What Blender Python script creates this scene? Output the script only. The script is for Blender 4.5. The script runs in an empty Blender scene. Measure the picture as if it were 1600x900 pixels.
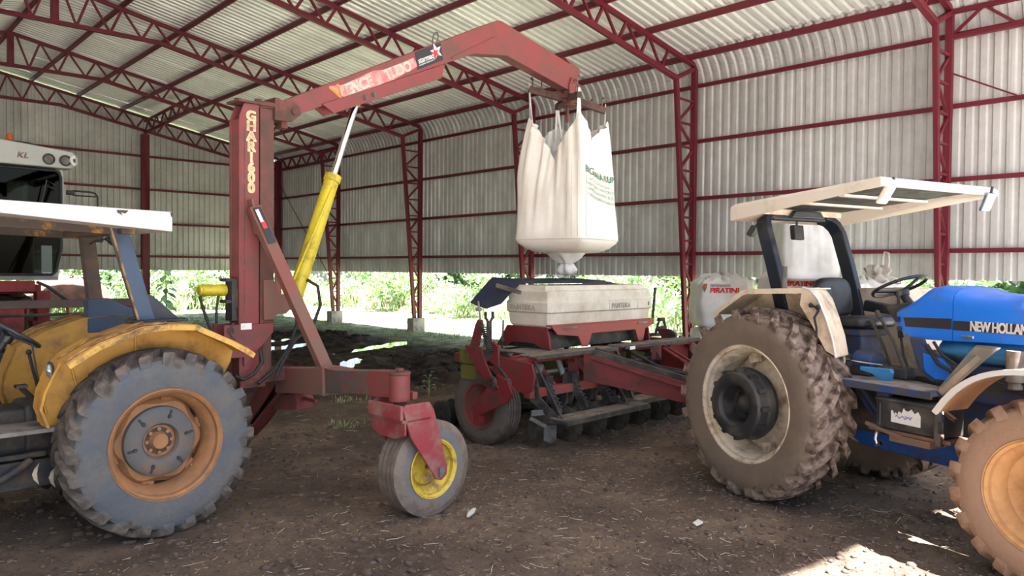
import bpy, bmesh, math, random
import numpy as np
from mathutils import Vector, Matrix, Euler, noise
random.seed(7); rng = np.random.default_rng(7)
PI = math.pi
sc = bpy.context.scene
col = sc.collection

# ------------------------------------------------------------------ camera
EYE = Vector((0, 0, 1.97))
YAW, PITCH, ROLL, FPX = 0.7493, 0.0242, 0.0080, 1184.7
fw = Vector((math.sin(YAW)*math.cos(PITCH), math.cos(YAW)*math.cos(PITCH), -math.sin(PITCH)))
r0 = Vector((math.cos(YAW), -math.sin(YAW), 0)); u0 = r0.cross(fw)
cr = r0*math.cos(ROLL) + u0*math.sin(ROLL); cu = -r0*math.sin(ROLL) + u0*math.cos(ROLL)
cam = bpy.data.cameras.new('camera'); camo = bpy.data.objects.new('camera', cam); col.objects.link(camo)
cam.sensor_width = 36; cam.lens = FPX*36/1600; cam.clip_end = 400
camo.matrix_world = Matrix(((cr.x, cu.x, -fw.x, EYE.x), (cr.y, cu.y, -fw.y, EYE.y), (cr.z, cu.z, -fw.z, EYE.z), (0, 0, 0, 1)))
sc.camera = camo

# ------------------------------------------------------------------ light
SUN_EL = math.radians(65.2)
SUN_AZ = math.radians(176)          # the sun stands over the open front of the shed
wd = bpy.data.worlds.new('world'); sc.world = wd; wd.use_nodes = True
nt = wd.node_tree; bg = nt.nodes['Background']
sky = nt.nodes.new('ShaderNodeTexSky'); sky.sky_type = 'NISHITA'; sky.sun_disc = False
sky.sun_elevation = SUN_EL; sky.sun_rotation = SUN_AZ; sky.air_density = 1.0; sky.dust_density = 2.5; sky.ozone_density = 1.0
nt.links.new(sky.outputs[0], bg.inputs[0]); bg.inputs[1].default_value = 0.20
sl = bpy.data.lights.new('sun', 'SUN'); sl.energy = 23.0; sl.angle = math.radians(0.6); sl.color = (1, .965, .92)
so = bpy.data.objects.new('sun', sl); col.objects.link(so)
sd = Vector((math.sin(SUN_AZ)*math.cos(SUN_EL), math.cos(SUN_AZ)*math.cos(SUN_EL), math.sin(SUN_EL)))
so.rotation_euler = sd.to_track_quat('Z', 'Y').to_euler(); so.location = (4, -6, 20)
vs = sc.view_settings
vs.view_transform = 'Standard'; vs.look = 'None'; vs.gamma = 1.0; vs.use_curve_mapping = False
vs.exposure = 1.25

# ------------------------------------------------------------------ mesh helper
V = Vector
class MB:
    def __init__(s): s.v = []; s.f = []
    def add(s, vs, fs):
        n = len(s.v); s.v += [tuple(p) for p in vs]; s.f += [tuple(i+n for i in f) for f in fs]; return s
    def box(s, c, d, rot=None):
        x, y, z = d[0]/2, d[1]/2, d[2]/2
        P = [V((a*x, b*y, e*z)) for a in (-1, 1) for b in (-1, 1) for e in (-1, 1)]
        if rot is not None:
            m = Euler(rot).to_matrix(); P = [m @ p for p in P]
        return s.add([p+V(c) for p in P], [(0,1,3,2),(4,6,7,5),(0,4,5,1),(2,3,7,6),(0,2,6,4),(1,5,7,3)])
    def bb(s, a, b):
        return s.box([(a[i]+b[i])/2 for i in range(3)], [abs(b[i]-a[i]) for i in range(3)])
    def beam(s, p, q, w, h, up=(0, 0, 1), w2=None, h2=None):
        p, q = V(p), V(q); d = (q-p).normalized(); u = V(up)
        if abs(d.dot(u.normalized())) > .98: u = V((1, 0, 0)) if abs(d.x) < .9 else V((0, 1, 0))
        r = d.cross(u).normalized(); u = r.cross(d).normalized()
        w2 = w if w2 is None else w2; h2 = h if h2 is None else h2
        P = [o + r*(a*W/2) + u*(b*H/2) for o, W, H in ((p, w, h), (q, w2, h2)) for a, b in ((-1,-1),(1,-1),(1,1),(-1,1))]
        return s.add(P, [(3,2,1,0),(4,5,6,7),(0,1,5,4),(1,2,6,5),(2,3,7,6),(3,0,4,7)])
    def loft(s, rings, cap0=True, cap1=True, closed=True):
        n = len(rings[0]); P = [p for r in rings for p in r]; F = []
        m = n if closed else n-1
        for i in range(len(rings)-1):
            for j in range(m):
                k = (j+1) % n; F.append((i*n+j, i*n+k, (i+1)*n+k, (i+1)*n+j))
        if cap0 and closed: F.append(tuple(range(n))[::-1])
        if cap1 and closed: F.append(tuple(range((len(rings)-1)*n, len(rings)*n)))
        return s.add(P, F)
    def tube(s, path, r, n=8, closed=False):
        path = [V(p) for p in path]; N = len(path); rs = r if isinstance(r, (list, tuple)) else [r]*N
        rings = []; u = None
        for i, p in enumerate(path):
            if closed: d = path[(i+1) % N]-path[i-1]
            else: d = path[min(i+1, N-1)]-path[max(i-1, 0)]
            d.normalize()
            if u is None:
                u = d.orthogonal().normalized()
            else:
                u = (u - d*u.dot(d)); u = u.normalized() if u.length > 1e-6 else d.orthogonal().normalized()
            w = d.cross(u)
            rings.append([p + (u*math.cos(2*PI*k/n) + w*math.sin(2*PI*k/n))*rs[i] for k in range(n)])
        if closed: rings.append(rings[0]); return s.loft(rings, False, False)
        return s.loft(rings)
    def cyl(s, p, q, r, r2=None, n=16): return s.tube([p, q], [r, r if r2 is None else r2], n)
    def lathe(s, prof, n=32, o=(0, 0, 0), ax=(0, 1, 0), loop=False):
        """prof: (axial, radius)"""
        ax = V(ax).normalized(); a = V((0, 0, 1)) if abs(ax.z) < .9 else V((1, 0, 0)); b = ax.cross(a).normalized(); a = b.cross(ax); o = V(o)
        rings = [[o + ax*t + (a*math.cos(2*PI*k/n) + b*math.sin(2*PI*k/n))*max(r, .0004) for k in range(n)] for t, r in prof]
        if loop: rings.append(rings[0])
        return s.loft(rings, not loop, not loop)
    def prism(s, pts, vec):
        pts = [V(p) for p in pts]; v = V(vec); n = len(pts)
        return s.add(pts + [p+v for p in pts], [tuple(range(n))[::-1], tuple(range(n, 2*n))] + [(i, (i+1) % n, n+(i+1) % n, n+i) for i in range(n)])
    def prism_xz(s, pts, y0, y1): return s.prism([(x, y0, z) for x, z in pts], (0, y1-y0, 0))
    def prism_yz(s, pts, x0, x1): return s.prism([(x0, y, z) for y, z in pts], (x1-x0, 0, 0))
    def prism_xy(s, pts, z0, z1): return s.prism([(x, y, z0) for x, y in pts], (0, 0, z1-z0))
    def strip(s, prof, y0, y1, t, taper=None):
        """sheet: polyline (x,z) swept in y with thickness t (downwards along normal)"""
        n = len(prof); nor = []
        for i in range(n):
            a = prof[max(i-1, 0)]; b = prof[min(i+1, n-1)]; dx, dz = b[0]-a[0], b[1]-a[1]; L = math.hypot(dx, dz); nor.append((dz/L, -dx/L))
        top = prof; bot = [(p[0]+m[0]*t, p[1]+m[1]*t) for p, m in zip(prof, nor)]
        loop = top + bot[::-1]
        F = []; P = [(x, y0, z) for x, z in loop] + [(x, y1, z) for x, z in loop]; N = 2*n
        for i in range(N): F.append((i, (i+1) % N, N+(i+1) % N, N+i))
        for i in range(n-1):
            F.append((i+1, i, N-1-i, N-2-i)); F.append((N+i, N+i+1, 2*N-2-i, 2*N-1-i))
        return s.add(P, F)
    def sphere(s, c, r, n=12, m=8, sz=(1, 1, 1)):
        rings = [[(c[0]+r*sz[0]*math.sin(PI*i/m)*math.cos(2*PI*k/n), c[1]+r*sz[1]*math.sin(PI*i/m)*math.sin(2*PI*k/n), c[2]-r*sz[2]*math.cos(PI*i/m)) for k in range(n)] for i in range(m+1)]
        rings[0] = [(c[0]+.001*math.cos(2*PI*k/n), c[1]+.001*math.sin(2*PI*k/n), c[2]-r*sz[2]) for k in range(n)]
        rings[-1] = [(c[0]+.001*math.cos(2*PI*k/n), c[1]+.001*math.sin(2*PI*k/n), c[2]+r*sz[2]) for k in range(n)]
        return s.loft(rings)
    def bolts(s, pts, ax, r=.016, h=.02):
        for p in pts: s.lathe([(0, r), (h, r), (h, r*.98)], 6, p, ax)
        return s
    def mesh(s, name, smooth=40, fix=True):
        me = bpy.data.meshes.new(name); me.from_pydata(s.v, [], s.f)
        if fix:
            bm = bmesh.new(); bm.from_mesh(me); bmesh.ops.recalc_face_normals(bm, faces=bm.faces); bm.to_mesh(me); bm.free()
        if smooth:
            me.shade_smooth(); me.set_sharp_from_angle(angle=math.radians(smooth))
        me.update(); return me

def link(name, me, m=None, parent=None, loc=(0, 0, 0), rot=(0, 0, 0)):
    o = bpy.data.objects.new(name, me); col.objects.link(o)
    if m is not None and not me.materials: me.materials.append(m)
    o.location = loc; o.rotation_euler = rot
    if parent is not None: o.parent = parent
    return o
def obj(name, mb, m, parent=None, bev=0, smooth=40, loc=(0, 0, 0), rot=(0, 0, 0), label=None, fix=True):
    o = link(name, mb.mesh(name, smooth, fix), m, parent, loc, rot)
    if bev:
        b = o.modifiers.new('bevel', 'BEVEL'); b.width = bev; b.segments = 2; b.limit_method = 'ANGLE'; b.angle_limit = math.radians(35); b.harden_normals = True
    if label: o['label'] = label
    return o
def tag(o, label, cat, group=None, kind=None):
    o['label'] = label; o['category'] = cat
    if group: o['group'] = group
    if kind: o['kind'] = kind
    return o
def thing(name, loc, rotz, label, cat, group=None):
    o = bpy.data.objects.new(name, None); col.objects.link(o); o.location = loc; o.rotation_euler = (0, 0, rotz); o.empty_display_size = .2
    return tag(o, label, cat, group)
def structure(name, me=None, m=None):
    o = bpy.data.objects.new(name, me); col.objects.link(o); o['kind'] = 'structure'
    if me is not None and m is not None: me.materials.append(m)
    return o
def text(name, body, size, m, parent, o, right, up, sx=1.0, bold=0.0, ext=.002, align='LEFT', shear=0.0, spacing=1.0, label=None):
    cu_ = bpy.data.curves.new(name, 'FONT'); cu_.body = body; cu_.size = size; cu_.extrude = ext; cu_.align_x = align; cu_.shear = shear; cu_.space_character = spacing
    t = bpy.data.objects.new(name, cu_); col.objects.link(t)
    bpy.context.view_layer.update()
    me = bpy.data.meshes.new_from_object(t.evaluated_get(bpy.context.evaluated_depsgraph_get()))
    bpy.data.objects.remove(t); bpy.data.curves.remove(cu_)
    r = V(right).normalized(); u = V(up); u = (u - r*u.dot(r)).normalized(); n = r.cross(u)
    M = Matrix(((r.x*sx, u.x, n.x, o[0]), (r.y*sx, u.y, n.y, o[1]), (r.z*sx, u.z, n.z, o[2]), (0, 0, 0, 1)))
    if bold:                                             # heavier strokes: the same glyph laid again a hair to each side
        bm = bmesh.new()
        for dx, dy in ((-bold, -bold*.6), (bold, -bold*.6), (-bold, bold*.6), (bold, bold*.6), (0, 0)):
            k = len(bm.verts); bm.from_mesh(me); bm.verts.ensure_lookup_table()
            for v in bm.verts[k:]: v.co.x += dx; v.co.y += dy
        bm.to_mesh(me); bm.free()
    me.transform(M); me.materials.clear()
    return link(name, me, m, parent)

# ------------------------------------------------------------------ materials
def mat(name, c, rough=.6, metal=0, dirt=None, amt=.5, dscale=3, soft=.12, bump=0, bscale=60, spec=.5, c2=None, c2scale=1.2, coat=0, emis=None):
    m = bpy.data.materials.new(name); m.use_nodes = True; n = m.node_tree.nodes; L = m.node_tree.links; p = n['Principled BSDF']
    p.inputs['Base Color'].default_value = (*c, 1); p.inputs['Roughness'].default_value = rough; p.inputs['Metallic'].default_value = metal
    p.inputs['Specular IOR Level'].default_value = spec; p.inputs['Coat Weight'].default_value = coat
    tc = n.new('ShaderNodeTexCoord'); cur = None
    def nz(scale, det=6, ro=.6):
        k = n.new('ShaderNodeTexNoise'); k.inputs['Scale'].default_value = scale; k.inputs['Detail'].default_value = det; k.inputs['Roughness'].default_value = ro
        L.new(tc.outputs['Object'], k.inputs['Vector']); return k
    def ramp(src, a, b):
        k = n.new('ShaderNodeMapRange'); k.inputs[1].default_value = a; k.inputs[2].default_value = b; k.interpolation_type = 'SMOOTHSTEP'; L.new(src, k.inputs[0]); return k.outputs[0]
    def mix(f, A, B):
        k = n.new('ShaderNodeMix'); k.data_type = 'RGBA'; L.new(f, k.inputs[0])
        for s_, idx in ((A, 6), (B, 7)):
            if isinstance(s_, tuple): k.inputs[idx].default_value = (*s_, 1)
            else: L.new(s_, k.inputs[idx])
        return k.outputs[2]
    cur = c
    if c2 is not None:
        cur = mix(ramp(nz(c2scale, 4).outputs[0], .38, .62), cur, c2)
    if dirt is not None:
        t = 1-amt; t = .28 + t*.44
        f = ramp(nz(dscale, 8, .68).outputs[0], t-soft, t+soft)
        cur = mix(f, cur, dirt)
        r = n.new('ShaderNodeMapRange'); r.inputs[3].default_value = rough; r.inputs[4].default_value = .92; L.new(f, r.inputs[0]); L.new(r.outputs[0], p.inputs['Roughness'])
        if metal:
            r = n.new('ShaderNodeMapRange'); r.inputs[3].default_value = metal; r.inputs[4].default_value = metal*.3; L.new(f, r.inputs[0]); L.new(r.outputs[0], p.inputs['Metallic'])
    if not isinstance(cur, tuple): L.new(cur, p.inputs['Base Color'])
    if bump:
        b = n.new('ShaderNodeBump'); b.inputs['Strength'].default_value = min(1, bump); b.inputs['Distance'].default_value = .02; L.new(nz(bscale, 5).outputs[0], b.inputs['Height']); L.new(b.outputs[0], p.inputs['Normal'])
    return m
def tyre_mat(name, side, mud, R, W, mudamt=.6, mud2=(.09, .055, .04)):
    """rubber with the sidewall greyed and the tread band caked with soil (by radius and width, in the tyre's own coordinates)"""
    m = mat(name, side, .8, 0, dirt=(side[0]*.8+.08, side[1]*.72+.065, side[2]*.62+.05), amt=.46, dscale=4.5, soft=.2, bump=.5, bscale=30)
    n = m.node_tree.nodes; L = m.node_tree.links; p = n['Principled BSDF']; tc = [x for x in n if x.type == 'TEX_COORD'][0]
    base = p.inputs['Base Color'].links[0].from_socket
    sx = n.new('ShaderNodeSeparateXYZ'); L.new(tc.outputs['Object'], sx.inputs[0])
    def ma(op, a, b=None):
        k = n.new('ShaderNodeMath'); k.operation = op
        for i, s_ in enumerate((a, b)):
            if s_ is None: continue
            if isinstance(s_, (int, float)): k.inputs[i].default_value = s_
            else: L.new(s_, k.inputs[i])
        return k.outputs[0]
    r2 = ma('SQRT', ma('ADD', ma('MULTIPLY', sx.outputs[0], sx.outputs[0]), ma('MULTIPLY', sx.outputs[2], sx.outputs[2])))
    ay = ma('ABSOLUTE', sx.outputs[1])
    nz = n.new('ShaderNodeTexNoise'); nz.inputs['Scale'].default_value = 9; nz.inputs['Detail'].default_value = 6; L.new(tc.outputs['Object'], nz.inputs['Vector'])
    a = ma('ADD', ma('DIVIDE', ma('SUBTRACT', r2, R-.10), .08), ma('MULTIPLY', ma('SUBTRACT', nz.outputs[0], .62-mudamt*.3), 3.2))
    k = n.new('ShaderNodeMapRange'); k.interpolation_type = 'SMOOTHSTEP'; k.inputs[1].default_value = .1; k.inputs[2].default_value = 1.0; L.new(a, k.inputs[0])
    nz2 = n.new('ShaderNodeTexNoise'); nz2.inputs['Scale'].default_value = 14; nz2.inputs['Detail'].default_value = 5; L.new(tc.outputs['Object'], nz2.inputs['Vector'])
    mm = n.new('ShaderNodeMix'); mm.data_type = 'RGBA'; mm.inputs[6].default_value = (*mud, 1); mm.inputs[7].default_value = (*mud2, 1)
    kk = n.new('ShaderNodeMapRange'); kk.inputs[1].default_value = .42; kk.inputs[2].default_value = .6; L.new(nz2.outputs[0], kk.inputs[0]); L.new(kk.outputs[0], mm.inputs[0])
    mx = n.new('ShaderNodeMix'); mx.data_type = 'RGBA'; L.new(k.outputs[0], mx.inputs[0]); L.new(base, mx.inputs[6]); L.new(mm.outputs[2], mx.inputs[7])
    L.new(mx.outputs[2], p.inputs['Base Color'])
    return m

RUST = (.10, .055, .035); SOIL = (.085, .058, .045); DUST = (.22, .17, .13)
M = {}
M['steel'] = mat('red_steel', (.14, .006, .020), .4, dirt=(.10, .006, .015), amt=.4, dscale=2)
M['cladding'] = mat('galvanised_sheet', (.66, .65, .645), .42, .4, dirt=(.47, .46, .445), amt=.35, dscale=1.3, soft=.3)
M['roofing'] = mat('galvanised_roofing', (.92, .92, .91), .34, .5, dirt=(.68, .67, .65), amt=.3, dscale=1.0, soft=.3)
M['concrete'] = mat('concrete', (.36, .34, .31), .9, dirt=(.2, .16, .12), amt=.4, dscale=5, bump=.3)
M['lift_red'] = mat('lifter_red', (.215, .038, .038), .55, dirt=(.13, .068, .058), amt=.36, dscale=3.5, soft=.2)
M['lift_mud'] = mat('lifter_red_muddy', (.23, .062, .05), .7, dirt=(.18, .105, .08), amt=.55, dscale=4, soft=.2)
M['lift_rust'] = mat('lifter_rusty', (.19, .052, .042), .8, dirt=(.085, .045, .035), amt=.55, dscale=7, soft=.12, bump=.2)
M['bare'] = mat('worn_steel', (.12, .10, .09), .6, .3, dirt=(.2, .06, .05), amt=.3, dscale=6)
M['fresh_red'] = mat('fresh_red', (.42, .03, .045), .5, dirt=(.2, .12, .11), amt=.25, dscale=9)
M['cyl_yellow'] = mat('cylinder_yellow', (.60, .47, .015), .4, dirt=(.25, .19, .03), amt=.28, dscale=6)
M['chrome'] = mat('chrome_rod', (.75, .75, .75), .12, 1.0)
M['rim_yellow'] = mat('rim_yellow', (.66, .48, .05), .5, dirt=(.2, .14, .09), amt=.32, dscale=9)
M['black'] = mat('black_paint', (.018, .019, .022), .5, dirt=(.07, .06, .05), amt=.35, dscale=5)
M['rubber'] = mat('hose_rubber', (.015, .015, .016), .6)
M['planter_red'] = mat('planter_red', (.175, .012, .017), .45, dirt=(.075, .032, .028), amt=.40, dscale=3.5, soft=.18)
M['planter_dark'] = mat('planter_black', (.02, .02, .022), .65, dirt=(.10, .085, .07), amt=.45, dscale=6)
M['board'] = mat('checker_board', (.20, .165, .135), .8, dirt=(.10, .085, .07), amt=.45, dscale=5, bump=.2)
M['disc'] = mat('muddy_disc', (.10, .095, .09), .6, .3, dirt=(.06, .045, .035), amt=.55, dscale=8)
M['hopper'] = mat('hopper_plastic', (.66, .62, .53), .5, dirt=(.42, .35, .26), amt=.33, dscale=2.5, soft=.25)
M['hopper_mark'] = mat('hopper_embossing', (.50, .46, .39), .6)
M['tarp'] = mat('blue_tarp', (.012, .018, .05), .6, dirt=(.05, .05, .06), amt=.3)
M['olive'] = mat('olive_plastic', (.12, .115, .02), .5, dirt=(.07, .06, .03), amt=.4)
M['grain'] = mat('granules', (.10, .08, .07), .9, bump=.8, bscale=150)
M['bag'] = mat('woven_bag', (.83, .79, .72), .75, dirt=(.70, .63, .53), amt=.33, dscale=2.2, soft=.3, bump=.08, bscale=300)
M['bag2'] = mat('woven_bag_grey', (.74, .74, .73), .75, dirt=(.55, .52, .48), amt=.3, dscale=2.5, soft=.3, bump=.08, bscale=300)
M['bag_dirty'] = mat('woven_bag_dirty', (.50, .46, .41), .85, dirt=(.26, .22, .18), amt=.4, dscale=6, soft=.2)
M['seam'] = mat('bag_seam', (.55, .50, .44), .8)
M['ink_green'] = mat('green_ink', (.06, .20, .13), .7)
M['ink_pale'] = mat('pale_green_ink', (.38, .50, .44), .7)
M['ink_red'] = mat('red_ink', (.62, .03, .03), .7)
M['ink_black'] = mat('black_ink', (.03, .03, .03), .7)
M['decal_cream'] = mat('cream_decal', (.85, .72, .42), .5)
M['decal_white'] = mat('white_decal', (.82, .82, .82), .5)
M['decal_black'] = mat('black_decal', (.02, .02, .022), .45)
M['decal_red'] = mat('red_decal', (.70, .03, .03), .5)
M['decal_orange'] = mat('orange_decal', (.85, .42, .10), .5)
M['decal_pink'] = mat('faded_decal', (.50, .15, .15), .6, dirt=(.62, .36, .32), amt=.4, dscale=9)
M['decal_pale'] = mat('pale_decal', (.86, .78, .68), .6, dirt=(.70, .45, .40), amt=.22, dscale=14)
M['blue'] = mat('tractor_blue', (.006, .15, .66), .38, coat=.2, dirt=(.03, .12, .48), amt=.2, dscale=2)
M['blue_dk'] = mat('tractor_blue_dirty', (.010, .045, .15), .65, dirt=(.055, .05, .05), amt=.56, dscale=6)
M['blue_lt'] = mat('tractor_blue_light', (.03, .20, .46), .55, dirt=(.08, .13, .18), amt=.3, dscale=4)
M['cream'] = mat('cream_paint', (.74, .62, .46), .55, dirt=(.33, .20, .12), amt=.3, dscale=4, soft=.15)
M['cream_hi'] = mat('canopy_paint', (.70, .63, .52), .5, dirt=(.50, .38, .25), amt=.25, dscale=3)
M['navy'] = mat('navy_paint', (.010, .016, .032), .45, dirt=(.05, .05, .055), amt=.3, dscale=5)
M['vinyl'] = mat('black_vinyl', (.014, .018, .022), .35, dirt=(.06, .055, .05), amt=.3, dscale=5)
M['engine'] = mat('greasy_metal', (.035, .036, .04), .6, .2, dirt=(.10, .075, .055), amt=.4, dscale=7, bump=.2)
M['muddy'] = mat('mud_caked', (.15, .105, .078), .9, dirt=(.09, .058, .042), amt=.5, dscale=9, bump=.5, bscale=40)
M['grey_dust'] = mat('dusty_grey', (.22, .20, .18), .8, dirt=(.12, .10, .085), amt=.4, dscale=6)
M['rim_tan'] = mat('tan_rim', (.55, .30, .12), .6, dirt=(.36, .17, .07), amt=.4, dscale=5, soft=.2)
M['rim_cream'] = mat('cream_rim', (.72, .62, .48), .6, dirt=(.28, .18, .11), amt=.38, dscale=6, soft=.15)
M['rim_orange'] = mat('orange_rim', (.37, .175, .070), .6, dirt=(.22, .115, .060), amt=.42, dscale=6, soft=.2)
M['weight'] = mat('grey_weight', (.11, .11, .11), .7, dirt=(.20, .13, .085), amt=.32, dscale=6)
M['yellow'] = mat('tractor_yellow', (.58, .30, .045), .55, dirt=(.26, .13, .055), amt=.36, dscale=4, soft=.15)
M['yellow_worn'] = mat('tractor_yellow_worn', (.62, .36, .075), .6, dirt=(.13, .075, .05), amt=.4, dscale=6, soft=.1)
M['ropsblue'] = mat('slate_blue', (.032, .062, .115), .5, dirt=(.055, .07, .095), amt=.3, dscale=4)
M['ropsbrown'] = mat('rusty_brown', (.060, .044, .038), .75, dirt=(.12, .075, .048), amt=.4, dscale=7)
M['rustedge'] = mat('rusty_edge', (.38, .22, .09), .8, dirt=(.12, .06, .035), amt=.5, dscale=9)
M['white_paint'] = mat('white_paint', (.56, .56, .55), .5, dirt=(.60, .55, .48), amt=.25, dscale=3)
M['lampglass'] = mat('lamp_glass', (.62, .66, .66), .15)
M['darkglass'] = mat('mirror_glass', (.25, .30, .33), .12, .6)
M['combine_grey'] = mat('combine_grey', (.42, .43, .40), .5, dirt=(.27, .26, .23), amt=.3)
M['combine_red'] = mat('combine_red', (.25, .015, .012), .55, dirt=(.08, .03, .025), amt=.4)
M['amber'] = mat('amber_lens', (.55, .10, .02), .3)
M['dark'] = mat('cab_interior', (.012, .014, .014), .6)
M['straw'] = mat('straw', (.46, .37, .25), .8, c2=(.62, .55, .42), c2scale=9)
M['clod'] = mat('soil_clod', (.085, .060, .048), .95, dirt=(.14, .10, .078), amt=.4, dscale=6)
M['brass'] = mat('brass_tag', (.55, .40, .10), .5)
M['paper'] = mat('paper_label', (.58, .58, .56), .7, dirt=(.45, .40, .5), amt=.2, dscale=30)
M['water'] = mat('water', (.03, .026, .02), .04, spec=.8)
for k_ in ('cladding', 'roofing'):                      # every sheet weathered a little differently
    n = M[k_].node_tree.nodes; L = M[k_].node_tree.links; p = n['Principled BSDF']; src = p.inputs['Base Color'].links[0].from_socket
    oi = n.new('ShaderNodeObjectInfo'); mr = n.new('ShaderNodeMapRange'); mr.inputs[3].default_value = .84; mr.inputs[4].default_value = 1.04; L.new(oi.outputs['Random'], mr.inputs[0])
    mx = n.new('ShaderNodeMix'); mx.data_type = 'RGBA'; mx.blend_type = 'MULTIPLY'; mx.inputs[0].default_value = 1; L.new(src, mx.inputs[6]); L.new(mr.outputs[0], mx.inputs[7]); L.new(mx.outputs[2], p.inputs['Base Color'])
g_ = bpy.data.materials.new('cab_glass'); g_.use_nodes = True; p_ = g_.node_tree.nodes['Principled BSDF']
p_.inputs['Base Color'].default_value = (.045, .065, .055, 1); p_.inputs['Roughness'].default_value = .02; p_.inputs['Transmission Weight'].default_value = 1; p_.inputs['IOR'].default_value = 1.2
M['glass'] = g_
# ------------------------------------------------------------------ building
FY = [-0.586 + 5*i for i in range(6)] + [29.2]          # portal frames along the shed
WX, WY = 14.28, 29.42                                    # long wall, end wall
RX, RZ, SL = 4.1, 8.41, 0.187                            # ridge
ZB = 1.85                                                # bottom edge of the cladding
def zr(x): return RZ - SL*abs(x-RX)
def cubemesh(m, name):
    me = MB().box((0, 0, 0), (1, 1, 1)).mesh(name, 0); me.materials.append(m); return me
BAR = cubemesh(M['steel'], 'bar')
def bar(name, parent, p, q, w, h, up=(0, 0, 1), me=None):
    p, q = V(p), V(q); d = q-p; L = d.length; d.normalize(); u = V(up)
    if abs(d.dot(u)) > .98: u = V((0, 1, 0)) if abs(d.y) < .9 else V((1, 0, 0))
    r = d.cross(u).normalized(); u = r.cross(d)
    o = bpy.data.objects.new(name, me or BAR); col.objects.link(o)
    c = (p+q)/2
    o.matrix_world = Matrix(((r.x*w, d.x*L, u.x*h, c.x), (r.y*w, d.y*L, u.y*h, c.y), (r.z*w, d.z*L, u.z*h, c.z), (0, 0, 0, 1)))
    if parent is not None: o.parent = parent
    return o
def rib_profile(w, pitch=.2, d=.036):
    pts = []; k = 0
    while k*pitch < w - 1e-6:
        b = k*pitch
        for a, h in ((0, 0), (.075, 0), (.098, d), (.158, d), (.181, 0)): pts.append((b+a, h))
        k += 1
    pts.append((w+.03, 0)); return pts
PW = 1.0
def sheet(path, w=PW, d=.036):
    """path: list of (pos Vector, normal Vector); ribs run along the path, profile spans +Y"""
    pr = rib_profile(w, d=d); rings = [[(p.x+n.x*h, p.y+a, p.z+n.z*h) for a, h in pr] for p, n in path]
    return MB().loft(rings, False, False, closed=False)
wall_r = structure('wall_right'); ceil_ = structure('ceiling'); wall_b = structure('wall_back')
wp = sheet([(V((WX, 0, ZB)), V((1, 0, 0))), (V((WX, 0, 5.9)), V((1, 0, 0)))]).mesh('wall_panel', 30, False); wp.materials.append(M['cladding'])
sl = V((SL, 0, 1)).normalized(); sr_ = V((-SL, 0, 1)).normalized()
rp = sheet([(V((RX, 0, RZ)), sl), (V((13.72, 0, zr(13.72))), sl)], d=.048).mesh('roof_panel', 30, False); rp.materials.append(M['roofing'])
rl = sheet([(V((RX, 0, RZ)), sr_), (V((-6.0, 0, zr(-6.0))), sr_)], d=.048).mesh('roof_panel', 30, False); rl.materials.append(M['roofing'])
P0, P1, P2 = V((13.70, 0, zr(13.70))), V((WX+.01, 0, zr(WX+.01)-.02)), V((WX+.01, 0, 5.72))
cv = []
for i in range(25):
    t = i/24; p = P0*(1-t)**2 + P1*2*t*(1-t) + P2*t*t; d = (P1-P0)*(1-t) + (P2-P1)*t; d.normalize(); n = V((-d.z, 0, d.x)); n = -n if n.z < -1e-3 or n.x < -1e-3 else n
    cv.append((p + n*(.007 if i % 2 else -.003), n))
cp = sheet(cv, d=.042).mesh('curved_panel', 20, False); cp.materials.append(M['cladding'])
ny = 31
for k in range(ny):
    y = -1.48 + k*PW; dz = .004*(k % 2)
    link('wall_panel', wp, None, wall_r, (dz, y, 0)); link('roof_panel', rp, None, ceil_, (0, y, dz)); link('roof_panel', rl, None, ceil_, (0, y, dz)); link('curved_panel', cp, None, ceil_, (dz, y, dz))
link('ridge_cap', MB().strip([(RX-.3, RZ-.02), (RX, RZ+.05), (RX+.3, RZ-.02)], -1.48, 29.5, .004).mesh('ridge_cap', 0), M['roofing'], ceil_)
# end wall sheets: profile spans X, each cut to the roof slope
for k in range(20):
    x0 = -5.75 + k*PW; pr = rib_profile(PW); mb = MB()
    if x0 > 13.3: pr = [q for q in pr if x0+q[0] < WX]
    mb.loft([[(x0+a, WY+h+.004*(k % 2), ZB) for a, h in pr], [(x0+a, WY+h+.004*(k % 2), min(zr(x0+a)-.07, 6.3 if x0+a > 14 else 9)) for a, h in pr]], False, False, closed=False)
    obj('wall_panel', mb, M['cladding'], wall_b, smooth=30, fix=False)
wall_l = structure('wall_left')
for k in range(ny): link('wall_panel', wp, None, wall_l, (-6.05, -1.48 + (k+1)*PW, 0), (0, 0, PI))
for o_ in wall_l.children: o_.location.x = -6.05 + WX
for z in (5.98, 4.785, 3.55, 2.35):
    bar('girt', wall_l, (-5.98, -.586, z), (-5.98, 29.2, z), .06, .075)
    bar('girt', wall_r, (WX-.06, -.586, z), (WX-.06, 29.2, z), .06, .075)
    bar('girt', wall_b, (-5.9, WY-.06, z), (14.2, WY-.06, z), .06, .075)
bar('brace_rod', wall_r, (14.16, FY[1], 5.35), (14.16, FY[0], 2.6), .025, .025)
bar('brace_rod', wall_r, (14.16, 29.1, 5.3), (14.16, FY[5], 1.0), .022, .022)
for i in range(8):
    for s in ((1, -1) if i else (1,)):
        x = RX + s*1.392*i; z = 8.27 - SL*1.392*i + .08
        bar('purlin', ceil_, (x, -1.50, z), (x, 29.45, z), .06, .12)
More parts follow.
